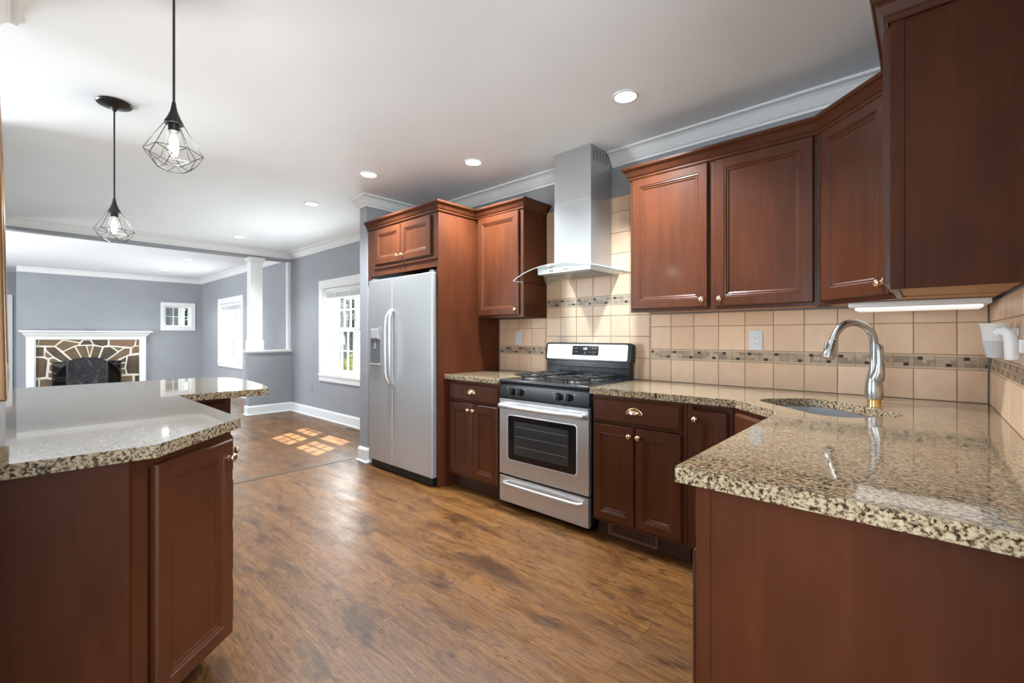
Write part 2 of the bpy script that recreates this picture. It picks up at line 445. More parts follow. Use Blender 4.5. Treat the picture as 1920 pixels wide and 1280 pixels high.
wall_x('wall_left_hall', -7.6, -4.35, -.19, -.062)
# half wall with cap and column, beam
struct(BX(XH-.14, XH, 2.42, YD, 0, .955).build('wall_half', M['wall']))
capp = [(-.025, .955), (-.025, .965), (-.04, .97), (-.04, .995), (.18, .995), (.18, .97), (.165, .965), (.165, .955)]
mb = MB(); mb.box(XH-.175, XH+.035, 2.385, YD, .972, .998); mb.box(XH-.155, XH+.018, 2.402, YD, .955, .972)
struct(mb.build('trim_2', M['trim'], bevel=.004))
struct(BX(XH-.14, XH, -2.6, YD, 2.43, CEIL).build('wall_beam', M['wall']))
mb = MB(); cx, cy = XH-.07, 2.53
for h0, h1, w0, w1 in ((.998, 1.14, .102, .102), (1.14, 1.165, .102, .085), (1.165, 2.36, .085, .085), (2.36, 2.372, .097, .097), (2.372, 2.41, .088, .112), (2.41, 2.43, .118, .118)):
    vs = [(cx+sx*w, cy+sy*w, z) for z, w in ((h0, w0), (h1, w1)) for sx, sy in ((-1, -1), (1, -1), (1, 1), (-1, 1))]
    mb.add(vs, [(3, 2, 1, 0), (4, 5, 6, 7), (0, 1, 5, 4), (1, 2, 6, 5), (2, 3, 7, 6), (3, 0, 4, 7)])
struct(mb.build('trim_3', M['trim'], bevel=.003))
struct(BX(XH-.11, XH-.03, 3.01, YD, .998, 2.43).build('trim_4', M['trim'], bevel=.004))
# crown mouldings
crown = [(0, CEIL-.098), (.010, CEIL-.098), (.014, CEIL-.084), (.022, CEIL-.078), (.052, CEIL-.030), (.066, CEIL-.018), (.078, CEIL-.016), (.088, CEIL-.012), (.088, CEIL), (0, CEIL)]
def crown_run(name, path): return struct(MB().sweep(path, crown).build(name, M['trim']))
crown_run('trim_5', [(XH, -2.6), (XH, YD), (XWL, YD), (XWL, YWING), (XWR, YWING), (XWR, YW), (-2.045, YW)])
crown_run('trim_6', [(-1.715, YW), (XR, YW), (XR, .95)])
crown_run('trim_7', [(XF, .03), (XF, YD), (XH-.14, YD), (XH-.14, -2.6)])
crown_run('trim_8', [(-.95, -.075), (-2.80, -.075), (-2.80, -.21)])
# baseboards
bbp = [(0, 0), (.028, 0), (.028, .012), (.020, .020), (.016, .020), (.016, .120), (.012, .128), (.006, .142), (0, .142)]
def base_run(name, path): return struct(MB().sweep(path, bbp).build(name, M['trim']))
base_run('baseboard_dining', [(XH-.14, YD), (XH-.14, 2.42), (XH, 2.42), (XH, YD), (XWL, YD), (XWL, YWING), (XWR, YWING), (XWR, 2.34)])
base_run('baseboard_living', [(XF, 2.12), (XF, YD), (XH-.14, YD)])

# windows -----------------------------------------------------------
def sash(mb_frame, x0, x1, z0, z1, y, st=.052, rail=.055, cols=3, rows=2, grid=True):
    t = .017
    mb_frame.box(x0, x0+st, y-t, y+t, z0, z1); mb_frame.box(x1-st, x1, y-t, y+t, z0, z1)
    mb_frame.box(x0+st, x1-st, y-t, y+t, z0, z0+rail); mb_frame.box(x0+st, x1-st, y-t, y+t, z1-rail*.75, z1)
    if grid:
        a, b, c, d = x0+st, x1-st, z0+rail, z1-rail*.75
        for i in range(1, cols): xm = a+(b-a)*i/cols; mb_frame.box(xm-.009, xm+.009, y-.010, y+.010, c, d)
        for i in range(1, rows): zm = c+(d-c)*i/rows; mb_frame.box(a, b, y-.0095, y+.0095, zm-.009, zm+.009)
def twin_window(n, hole, plain_right=False):
    xa, xb, za, zb = hole; root = bpy.data.objects.new('window_%d' % n, None); COL.objects.link(root); struct(root)
    root.location = (xa, YD, za); off = (xa, YD, za); xm = (xa+xb)/2
    cw = .078
    mb = MB()
    mb.box(xa-cw, xa+.004, YD-.022, YD, za-.02, zb+.10); mb.box(xb-.004, xb+cw, YD-.022, YD, za-.02, zb+.10)
    mb.box(xa+.004, xb-.004, YD-.022, YD, zb-.004, zb+.10)
    mb.build('window_casing', M['trim'], root, bevel=.004, off=off)
    mb = MB(); mb.box(xa-cw-.004, xb+cw+.004, YD-.030, YD+.15, za-.028, za+.004); mb.box(xa-cw, xb+cw, YD-.020, YD, za-.10, za-.028)
    mb.build('window_sill', M['trim'], root, bevel=.003, off=off)
    mb = MB(); mb.box(xa, xa+.016, YD, YD+.235, za+.004, zb); mb.box(xb-.016, xb, YD, YD+.235, za+.004, zb); mb.box(xa+.016, xb-.016, YD, YD+.235, zb-.016, zb)
    mb.box(xa+.016, xa+.075, YD+.125, YD+.23, za+.004, zb-.016); mb.box(xb-.075, xb-.016, YD+.125, YD+.23, za+.004, zb-.016)
    mb.box(xm-.032, xm+.032, YD+.125, YD+.23, za+.004, zb-.016)
    mb.build('window_jamb', M['trim'], root, off=off)
    zmid = za+.004+(zb-.016-za)*.51
    for k, (a, b) in enumerate(((xa+.075, xm-.032), (xm+.032, xb-.075))):
        fr = MB(); sash(fr, a, b, za+.006, zmid+.02, YD+.150, grid=not (plain_right and k == 1))
        fo = fr.build('lower_sash', M['trim'], root, off=off)
        BX(a+.052, b-.052, YD+.149, YD+.152, za+.05, zmid-.01).build('pane', M['pane'], fo, off=off)
        fr = MB(); sash(fr, a, b, zmid-.02, zb-.018, YD+.190)
        fo = fr.build('upper_sash', M['trim'], root, off=off)
        BX(a+.052, b-.052, YD+.189, YD+.192, zmid+.02, zb-.05).build('pane', M['pane'], fo, off=off)
    return root
twin_window(1, DW, True); twin_window(2, LW)
root = bpy.data.objects.new('window_3', None); COL.objects.link(root); struct(root); root.location = (XF, 2.335, 1.42)
off = (XF, 2.335, 1.42); mb = MB()
ya, yb, za, zb = 2.335, 2.855, 1.42, 1.92
mb.box(XF, XF+.02, ya-.075, ya, za-.075, zb+.075); mb.box(XF, XF+.02, yb, yb+.075, za-.075, zb+.075)
mb.box(XF, XF+.02, ya, yb, zb, zb+.075); mb.box(XF, XF+.02, ya, yb, za-.075, za)
mb.build('window_casing', M['trim'], root, bevel=.004, off=off)
mb = MB(); mb.box(XF-.2, XF, ya, ya+.012, za, zb); mb.box(XF-.2, XF, yb-.012, yb, za, zb); mb.box(XF-.2, XF, ya+.012, yb-.012, zb-.012, zb); mb.box(XF-.2, XF, ya+.012, yb-.012, za, za+.012)
mb.build('window_jamb', M['trim'], root, off=off)
T90 = Matrix.Translation((XF-.13, ya+.012, 0)) @ Matrix.Rotation(R(90), 4, 'Z')
fr = MB(); sash(fr, 0, yb-ya-.024, za+.012, zb-.012, 0, st=.035, rail=.04)
fr.v = [T90 @ p for p in fr.v]; fo = fr.build('sash', M['trim'], root, off=off)
BX(XF-.132, XF-.129, ya+.045, yb-.045, za+.045, zb-.045).build('pane', M['pane'], fo, off=off)
for k, (xa, xb) in enumerate(((-11.2, -8.0), (-7.1, -4.9), (-2.5, .1))):   # unseen rear-wall windows, added to let light in
    root = bpy.data.objects.new('window_%d' % (4+k), None); COL.objects.link(root); struct(root); root.location = (xa, -2.6, .3); off = (xa, -2.6, .3)
    mb = MB(); w = .06
    for i in range(4):
        xm = xa+(xb-xa-w)*i/3; mb.box(xm, xm+w, -2.78, -2.70, .3, 2.2)
    mb.box(xa+w, xb-w, -2.775, -2.705, .3, .36); mb.box(xa+w, xb-w, -2.775, -2.705, 2.14, 2.2)
    f = mb.build('window_frame', M['trim'], root, off=off)
    BX(xa+.03, xb-.03, -2.742, -2.738, .33, 2.17).build('pane', M['pane'], f, off=off)
root = bpy.data.objects.new('window_7', None); COL.objects.link(root); struct(root); root.location = (2.4, -2.2, .5); off = (2.4, -2.2, .5)  # unseen window added to carry the entry-side fill light
mb = MB()
for y in (-2.2, -1.03, .14): mb.box(2.42, 2.48, y, y+.06, .5, 2.2)
for z in (.5, 2.14): mb.box(2.425, 2.475, -2.14, .14, z, z+.06)
f = mb.build('window_frame', M['trim'], root, off=off)
BX(2.448, 2.452, -2.17, .17, .53, 2.17).build('pane', M['pane'], f, off=off)
# hall door at far left
root = bpy.data.objects.new('door_1', None); COL.objects.link(root); struct(root); root.location = (-14.3, -.2, 0); off = (-14.3, -.2, 0)
mb = MB(); mb.box(-14.3, -14.27, -.12, -.02, 0, 2.0); mb.box(-14.3, -14.27, -1.02, -.92, 0, 2.0); mb.box(-14.3, -14.27, -1.02, -.02, 2.0, 2.09)
mb.build('door_casing', M['trim'], root, off=off)
dr = MB(); T = Matrix.Translation((-14.29, -.92, 0)) @ Matrix.Rotation(R(90), 4, 'Z'); dr.panel(0, .8, .01, 2.0, [(0, 0), (0, .02), (.12, .02), (.13, .012)], T=T)
d = dr.build('door_panel', M['trim'], root, off=off)
mb = MB()
for z in (.25, 1.0, 1.75): mb.box(-14.275, -14.262, -.125, -.115, z-.05, z+.05)
mb.build('hinge', M['nickel'], d, off=off)
# window blinds -----------------------------------------------------------
def blind(hole, label):
    xa, xb, za, zb = hole; t = thing('window_blind', label, 'blind', (xa+.02, YD+.06, zb-.02), group='raised blinds in the twin windows')
    w = xb-xa-.04
    BX(0, w, -.03, .03, -.055, 0).build('headrail', M['blind'], t, bevel=.004)
    mb = MB()
    for i in range(9): z = -.062-i*.0075; mb.box(.006+random.random()*.004, w-.006-random.random()*.004, -.026, .026, z-.0045, z)
    mb.build('slat_stack', M['blind'], t)
    BX(.004, w-.004, -.026, .026, -.150, -.131).build('bottom_rail', M['blind'], t, bevel=.004)
    for x in (.22*w, .5*w, .78*w): BX(x-.01, x+.01, -.031, -.0265, -.150, -.055).build('ladder_tape', M['blind'], t)
    MB().tube([(.06, -.036, -.05), (.058, -.04, -.35), (.045, -.045, -.66)], .004, 6).build('tilt_wand', M['white_plastic'], t, smooth=True)
    return t
blind(DW, 'white raised slat blind with long wand in the window beside the refrigerator')
blind(LW, 'white raised slat blind in the living room window behind the column')

# ------------------------------------------------------------------ cabinets
DOOR = [(0, 0), (0, .013), (.006, .020), (.050, .020), (.053, .0165), (.058, .0175), (.064, .0125), (.070, .0125), (.077, .008)]
DRAW = [(0, 0), (0, .010), (.004, .013), (.014, .020)]
FLAT = [(0, 0), (0, .016), (.003, .019)]
def knob(parent, x, z, y=-.020):
    prof = [(.0, 0), (.009, 0), (.009, .002), (.0052, .004), (.005, .011), (.0095, .014), (.0145, .0185), (.0150, .0225), (.0125, .0265), (.0085, .0285), (.0, .0290)]
    return MB().lathe(prof, 18, TY(x, y, z)).build('knob', M['brass'], parent, smooth=True, label='round champagne brass knob')
def cup_pull(parent, x, z, y=-.020):
    mb = MB(); vs = []; fs = []; nu, nv = 14, 7
    for shell in (1.0, .88):
        for i in range(nu+1):
            a = math.pi*i/nu
            for j in range(nv+1):
                b = math.pi/2*j/nv
                vs.append((x+.045*shell*math.cos(a)*(1 if j < nv else 1)*math.cos(b*.55), y-.026*shell*math.sin(b)*math.sin(a)**.6, z+.030*shell*math.sin(a)*math.cos(b)-.006))
    k = (nu+1)*(nv+1)
    for s in range(2):
        for i in range(nu):
            for j in range(nv):
                q = s*k+i*(nv+1)+j; fs.append((q, q+1, q+nv+2, q+nv+1))
    mb.add(vs, fs)
    rim = [(x+.049*math.cos(math.pi*i/16), y-.002, z+.033*math.sin(math.pi*i/16)-.007) for i in range(17)]
    mb.tube(rim, .0032, 6)
    mb.tube([(x-.049, y-.002, z-.007), (x+.049, y-.002, z-.007)], .0026, 6)
    return mb.build('cup_pull', M['brass'], parent, smooth=True, label='champagne brass cup pull')
def door(parent, x0, x1, z0, z1, kx=None, kz=None, y=0):
    d = MB().panel(x0, x1, z0, z1, DOOR, y).build('door', M['cherry'], parent)
    if kx is not None: knob(d, kx, kz, y-.020)
    return d
def drawer(parent, x0, x1, z0, z1, pull=True, y=0):
    d = MB().panel(x0, x1, z0, z1, DRAW, y).build('drawer', M['cherry'], parent)
    if pull: cup_pull(d, (x0+x1)/2, (z0+z1)/2, y-.020)
    return d
def frame(parent, w, z0, z1, stiles, rails, st=.019):
    mb = MB()
    for a, b in stiles: mb.box(a, b, 0, st, z0, z1)
    zs = sorted(rails)
    for a, b in zs:
        xs = sorted(stiles)
        for (p, q), (r, s) in zip(xs[:-1], xs[1:]): mb.box(q, r, .0005, st-.0005, a, b)
    return mb.build('face_frame', M['cherry'], parent)
BZ0, BZ1 = .105, CB    # base cabinet box
def base_cab(label, loc, rz, w, depth, stiles, rails, toe=.06):
    t = thing('base_cabinet', label, 'cabinet', loc, rz)
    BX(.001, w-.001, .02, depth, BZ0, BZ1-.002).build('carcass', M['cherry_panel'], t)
    frame(t, w, BZ0, BZ1-.002, stiles, rails)
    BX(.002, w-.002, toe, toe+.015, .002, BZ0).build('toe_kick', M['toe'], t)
    return t
yb = 2.389  # face frame plane of the back run
t = base_cab('cherry base cabinet with one drawer between the refrigerator panel and the range', (-2.875, yb, 0), 0, .592, .60, [(0, .035), (.557, .592)], [(BZ0, .135), (.70, .722), (.85, CB-.002)])
drawer(t, .022, .570, .712, .850)
door(t, .022, .293, .122, .695, .268, .645); door(t, .299, .570, .122, .695, .324, .645)
t = base_cab('cherry base cabinet with drawer and toe grille just right of the range', (-1.500, yb, 0), 0, .575, .60, [(0, .035), (.540, .575)], [(BZ0, .135), (.70, .722), (.85, CB-.002)])
drawer(t, .012, .553, .712, .850)
door(t, .012, .280, .122, .695, .255, .645); door(t, .286, .553, .122, .695, .311, .645)
g = thing('toe_kick_register', 'brown metal vent grille in the toe kick right of the range', 'vent', (-1.425, yb+.058, .012))
mb = MB(); mb.box(0, .315, -.006, 0, 0, .016); mb.box(0, .315, -.006, 0, .066, .080); mb.box(0, .016, -.006, 0, .016, .066); mb.box(.299, .315, -.006, 0, .016, .066)
mb.build('register_frame', M['vent_brown'], g)
BX(.016, .299, -.001, .0, .016, .066).build('backing', M['vent_dark'], g)
mb = MB()
for i in range(23): x = .022+i*.0121; mb.box(x, x+.004, -.0055, -.001, .016, .066)
mb.build('louvers', M['vent_brown'], g)
t = base_cab('narrow single-door cherry base cabinet beside the corner sink cabinet', (-.922, yb, 0), 0, .225, .60, [(0, .028), (.197, .225)], [(BZ0, .135), (.85, CB-.002)])
door(t, .030, .206, .122, .838, .048, .790)
# corner sink cabinet (diagonal front)
cxa, cya = -.694, yb; cxb, cyb = -.398, 2.093
L = math.hypot(cxb-cxa, cyb-cya)
t = thing('corner_sink_cabinet', 'diagonal cherry corner cabinet under the sink', 'cabinet', (cxa, cya, 0), R(-45))
Tl = (Matrix.Translation((cxa, cya, 0)) @ Matrix.Rotation(R(-45), 4, 'Z')).inverted()
def loc2(p): q = Tl @ Vector((p[0], p[1], 0)); return (q.x, q.y)
foot = [loc2(p) for p in ((cxa+.002, cya+.021), (cxb+.021, cyb+.002), (XR-.004, cyb+.002), (XR-.004, YW-.004), (cxa+.002, YW-.004))]
mb = MB()
for i in range(5):     # open-topped carcass walls
    a, b = Vector(foot[i]), Vector(foot[(i+1) % 5]); d = (b-a).normalized(); nn = Vector((-d.y, d.x))*.012
    mb.prism([tuple(a), tuple(b), tuple(b+nn), tuple(a+nn)], BZ0, BZ1-.002)
mb.build('carcass', M['cherry_panel'], t)
frame(t, L, BZ0, BZ1-.002, [(0, .04), (L-.04, L)], [(BZ0, .135), (.695, .715), (.85, CB-.002)])
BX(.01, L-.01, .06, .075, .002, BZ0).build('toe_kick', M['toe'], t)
MB().panel(.03, L-.03, .712, .850, DRAW).build('false_drawer', M['cherry'], t)
door(t, .03, L-.03, .122, .695, L-.055, .645)
# right-hand run with the end panel towards the camera
t = thing('base_cabinet', 'cherry base cabinet run ending in a plain side panel near the camera', 'cabinet', (-.398, 2.090, 0), R(-90))
Wd = 2.090-1.085
BX(.001, Wd-.022, .02, .62, BZ0, BZ1-.002).build('carcass', M['cherry_panel'], t)
frame(t, Wd-.02, BZ0, BZ1-.002, [(0, .04), (.48, .52), (Wd-.058, Wd-.021)], [(BZ0, .135), (.85, CB-.002)])
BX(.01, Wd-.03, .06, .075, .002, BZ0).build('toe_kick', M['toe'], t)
drawer(t, .03, .49, .712, .850, False); door(t, .03, .49, .122, .695, .46, .645)
drawer(t, .51, Wd-.035, .712, .850, False)
MB().panel(.51, Wd-.028, .12, .700, FLAT, -.001).build('door', M['cherry'], t)
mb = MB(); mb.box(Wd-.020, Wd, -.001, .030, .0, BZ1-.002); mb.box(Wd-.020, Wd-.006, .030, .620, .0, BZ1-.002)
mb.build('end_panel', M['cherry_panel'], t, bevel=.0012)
# upper cabinets
def upper(label, loc, rz, w, depth, z0=UB, z1=UT, name='upper_cabinet'):
    t = thing(name, label, 'cabinet', loc, rz)
    return t
t = cab_narrow = upper('tall narrow cherry wall cabinet left of the range hood', (-2.852, YU+.020, UB), 0, .520, .3)
h = UT-UB
BX(0, .520, .019, YW-YU-.022, .0, h).build('carcass', M['cherry_panel'], t)
frame(t, .52, 0, h, [(0, .03), (.49, .52)], [(0, .03), (h-.045, h)])
door(t, .018, .482, .018, .848, .455, .060)
t = cab_wide = upper('wide two-door cherry wall cabinet right of the range hood', (-1.410, YU+.020, UB), 0, 1.028, .3)
mb = MB(); mb.box(0, 1.028, .019, YW-YU-.022, .012, h)
mb.build('carcass', M['cherry_panel'], t)
frame(t, 1.028, 0, h, [(0, .03), (.475, .545), (.985, 1.028)], [(0, .03), (h-.045, h)])
BX(.03, .985, .02, YW-YU-.03, .006, .012).build('underside', M['under_wood'], t)
door(t, .016, .492, .018, .848, .462, .060); door(t, .530, 1.004, .018, .848, .560, .060)
# diagonal corner wall cabinet
ua, ub_ = (-.382, YU+.020), (-.082, YU+.020-.300)
t = cab_corner = upper('angled single-door cherry corner wall cabinet above the sink', (ua[0], ua[1], UB), R(-45), .42, .3)
Tl = (Matrix.Translation((ua[0], ua[1], 0)) @ Matrix.Rotation(R(-45), 4, 'Z')).inverted()
LU = math.hypot(ub_[0]-ua[0], ub_[1]-ua[1])
foot = [loc2(p) for p in ((ua[0]+.002, ua[1]+.015), (ub_[0]+.015, ub_[1]+.002), (XR-.010, ub_[1]+.002), (XR-.010, YW-.012), (ua[0]+.002, YW-.012))]
MB().prism(foot, .012, h).build('carcass', M['cherry_panel'], t)
foot2 = [loc2(p) for p in ((ua[0]+.03, ua[1]+.03), (ub_[0]+.03, ub_[1]+.02), (XR-.02, ub_[1]+.02), (XR-.02, YW-.02), (ua[0]+.03, YW-.02))]
MB().prism(foot2, .006, .012).build('underside', M['under_wood'], t)
frame(t, LU, 0, h, [(.0, .035), (LU-.035, LU)], [(0, .03), (h-.045, h)])
door(t, .026, LU-.022, .020, .848, LU-.052, .070)
# right wall cabinet, end panel towards the camera
yc0, yc1 = 2.390, 1.892
t = cab_right = upper('large cherry wall cabinet at upper right, plain end panel facing the camera', (-.080, yc0, UB), R(-90), yc0-yc1, .3)
w = yc0-yc1
BX(.001, w-.016, .019, .300, .020, h).build('carcass', M['cherry_panel'], t)
BX(.02, w-.020, .02, .296, .008, .020).build('underside', M['under_wood'], t)
frame(t, w-.017, 0, h, [(0, .03), (w-.047, w-.017)], [(0, .03), (h-.045, h)])
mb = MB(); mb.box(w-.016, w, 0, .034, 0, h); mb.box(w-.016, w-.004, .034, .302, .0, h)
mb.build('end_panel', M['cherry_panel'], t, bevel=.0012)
door(t, .018, w-.014, .018, .848, .045, .070)
# refrigerator surround
t = cab_fridge = thing('refrigerator_cabinet', 'cherry cabinet surround over and beside the refrigerator', 'cabinet', (XWR+.02, 2.29, 0))
w = -2.880-(XWR+.02)
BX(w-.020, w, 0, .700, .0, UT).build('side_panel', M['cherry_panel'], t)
mb = MB(); mb.box(0, .055, 0, .019, 1.745, UT); mb.box(.055, w-.020, 0.001, .019, 1.780, UT)
mb.build('face_frame', M['cherry'], t)
BX(.01, w-.021, .02, .690, 1.860, UT-.002).build('carcass', M['cherry_panel'], t)
MB().box(.12, w-.024, -.010, 0, 1.842, 1.858).build('rail_trim', M['cherry'], t, bevel=.003)
door(t, .150, .560, 1.880, 2.205, .530, 1.925); door(t, .568, .985, 1.880, 2.205, .598, 1.925)
# cabinet crowns
ccp = [(0, 2.222), (.006, 2.222), (.010, 2.228), (.010, 2.238), (.016, 2.243), (.030, 2.270), (.036, 2.278), (.044, 2.282), (.048, 2.288), (.048, 2.300), (0, 2.300)]
p1 = [(XWR+.02, 2.289), (-2.879, 2.289), (-2.879, YU+.019), (-2.331, YU+.019), (-2.331, YW-.003)]
p2 = [(-1.411, YW-.012), (-1.411, YU+.019), (ua[0], YU+.019), (-.081, ub_[1]), (-.081, yc1-.001), (XR-.003, yc1-.001)]
def crown_part(path, i0, i1, cab):   # the stretch of the mitred crown that belongs to one cabinet
    full = MB().sweep(path, ccp); n = len(ccp)
    inv = (Matrix.Translation(cab.location) @ cab.rotation_euler.to_matrix().to_4x4()).inverted()
    vs = [inv @ p for p in full.v[i0*n:(i1+1)*n]]; k = i1-i0; fs = []
    for i in range(k):
        for j in range(n): fs.append((i*n+j, i*n+(j+1) % n, (i+1)*n+(j+1) % n, (i+1)*n+j))
    fs += [tuple(range(n-1, -1, -1)), tuple(k*n+j for j in range(n))]
    return MB().add(vs, fs).build('crown_molding', M['cherry'], cab)
crown_part(p1, 0, 2, cab_fridge); crown_part(p1, 2, 4, cab_narrow)
crown_part(p2, 0, 2, cab_wide); crown_part(p2, 2, 3, cab_corner); crown_part(p2, 3, 5, cab_right)

# ------------------------------------------------------------------ worktops
o = MB().prism([(-2.876, 2.345), (-2.283, 2.345), (-2.283, YW-.010), (-2.876, YW-.010)], CB, CT).build('granite_countertop', M['granite'], bevel=.004)
tag(o, 'short speckled granite countertop between the refrigerator panel and range', 'countertop')
sc = Vector((-.326, 2.391)); eu = Vector((.7071, -.7071)); ev = Vector((.7071, .7071))
def rrect(hu, hv, r, n=6):
    pts = []
    for sx, sy, a0 in ((1, 1, 0), (-1, 1, 90), (-1, -1, 180), (1, -1, 270)):
        for i in range(n+1):
            a = R(a0+90*i/n); pts.append((sx*(hu-r)+r*math.cos(a), sy*(hv-r)+r*math.sin(a)))
    return [tuple(sc+eu*a+ev*b) for a, b in pts]
hole = rrect(.265, .175, .11, 8)
outer = [(-1.498, YW-.010), (-1.498, 2.345), (-.675, 2.345), (-.440, 2.110), (-.440, 1.062), (XR-.004, 1.062), (XR-.004, YW-.010)]
o = MB().prism(outer, CB, CT, [hole]).build('granite_countertop', M['granite'])
o.data.set_sharp_from_angle(angle=R(30))
tag(o, 'long L-shaped speckled granite countertop holding the sink', 'countertop')
# island
isl = [(-1.645, -.073), (-1.622, .275), (-1.920, .580), (-2.895, .580), (-2.865, 1.010), (-3.0, 1.055), (-3.2, 1.082), (-3.44, 1.10), (-3.70, 1.10), (-3.86, 1.075), (-3.95, 1.0), (-3.99, .88), (-4.0, -.073)]
o = MB().prism(isl, CB, CT).build('granite_countertop', M['granite'])
tag(o, 'glossy peninsula countertop at left, reflecting the windows', 'countertop')
t = thing('peninsula_cabinet', 'cherry peninsula cabinet with angled corner door at lower left', 'cabinet', (-1.665, -.04, 0))
off = (-1.665, -.04, 0)
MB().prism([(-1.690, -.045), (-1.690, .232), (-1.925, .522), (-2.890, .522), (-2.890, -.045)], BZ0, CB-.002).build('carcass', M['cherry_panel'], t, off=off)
MB().prism([(-1.76, -.045), (-1.76, .20), (-1.96, .45), (-2.88, .45), (-2.88, -.045)], .002, BZ0).build('toe_kick', M['toe'], t, off=off)
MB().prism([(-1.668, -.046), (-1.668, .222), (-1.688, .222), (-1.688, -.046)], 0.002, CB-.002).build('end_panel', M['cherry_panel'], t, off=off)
# angled front: from (-1.655,.235) to (-1.925,.545); outward normal faces (+x,+y)
pa, pb = Vector((-1.925, .547)), Vector((-1.660, .226)); dl = (pb-pa).length; ang = math.atan2(pb.y-pa.y, pb.x-pa.x)
fr_t = Matrix.Translation((pa.x-off[0], pa.y-off[1], 0)) @ Matrix.Rotation(ang+math.pi, 4, 'Z') @ Matrix.Translation((-dl, 0, 0))
# local: x along face, -y outward
mb = MB(); mb.box(0, .050, .0, .022, BZ0, CB-.002, fr_t); mb.box(dl-.040, dl, .0, .022, BZ0, CB-.002, fr_t); mb.box(.050, dl-.040, .001, .02, BZ0, .13, fr_t); mb.box(.050, dl-.040, .001, .02, .83, CB-.002, fr_t)
mb.build('face_frame', M['cherry'], t)
d = MB().panel(.062, dl-.012, .118, .838, DOOR, T=fr_t).build('door', M['cherry'], t)
MB().lathe([(.0, 0), (.009, 0), (.009, .002), (.0052, .004), (.005, .011), (.0095, .014), (.0145, .0185), (.0150, .0225), (.0125, .0265), (.0085, .0285), (.0, .0290)], 18, fr_t @ TY(dl-.040, -.020, .775)).build('knob', M['brass'], d, smooth=True, label='round champagne brass knob')
# drawers on the long side, facing +y
Tl2 = Matrix.Translation((-1.925-off[0], .546-off[1], 0)) @ Matrix.Rotation(math.pi, 4, 'Z')
mb = MB(); mb.box(0, .965, 0, .022, BZ0, CB-.002, Tl2); mb.build('face_frame', M['cherry'], t)
for x0, x1 in ((.02, .47), (.49, .94)):
    for z0, z1 in ((.70, .845), (.51, .68), (.32, .49), (.122, .30)):
        d = MB().panel(x0, x1, z0, z1, DRAW, T=Tl2).build('drawer', M['cherry'], t)
        mb = MB().lathe([(.0, 0), (.009, 0), (.0052, .004), (.005, .011), (.0145, .0185), (.0150, .0225), (.0085, .0285), (.0, .0290)], 16, Tl2 @ TY(x0+.05 if z0 == .70 else (x0+x1)/2, -.020, (z0+z1)/2))
        mb.build('knob', M['brass'], d, smooth=True)
t = thing('base_cabinet', 'cherry base cabinet under the far end of the peninsula top', 'cabinet', (-3.0, .54, 0))
BX(-.60, -.022, -.56, .31, BZ0, CB-.002).build('carcass', M['cherry_panel'], t)
BX(-.60, -.08, -.56, .28, .002, BZ0).build('toe_kick', M['toe'], t)
T = Matrix.Rotation(R(90), 4, 'Z')
mb = MB(); mb.box(.012, .312, 0, .02, BZ0, CB-.002, T); mb.build('face_frame', M['cherry'], t)
MB().panel(.040, .285, .70, .845, DRAW, T=T).build('drawer', M['cherry'], t)
MB().panel(.040, .285, .122, .68, DOOR, T=T).build('door', M['cherry'], t)

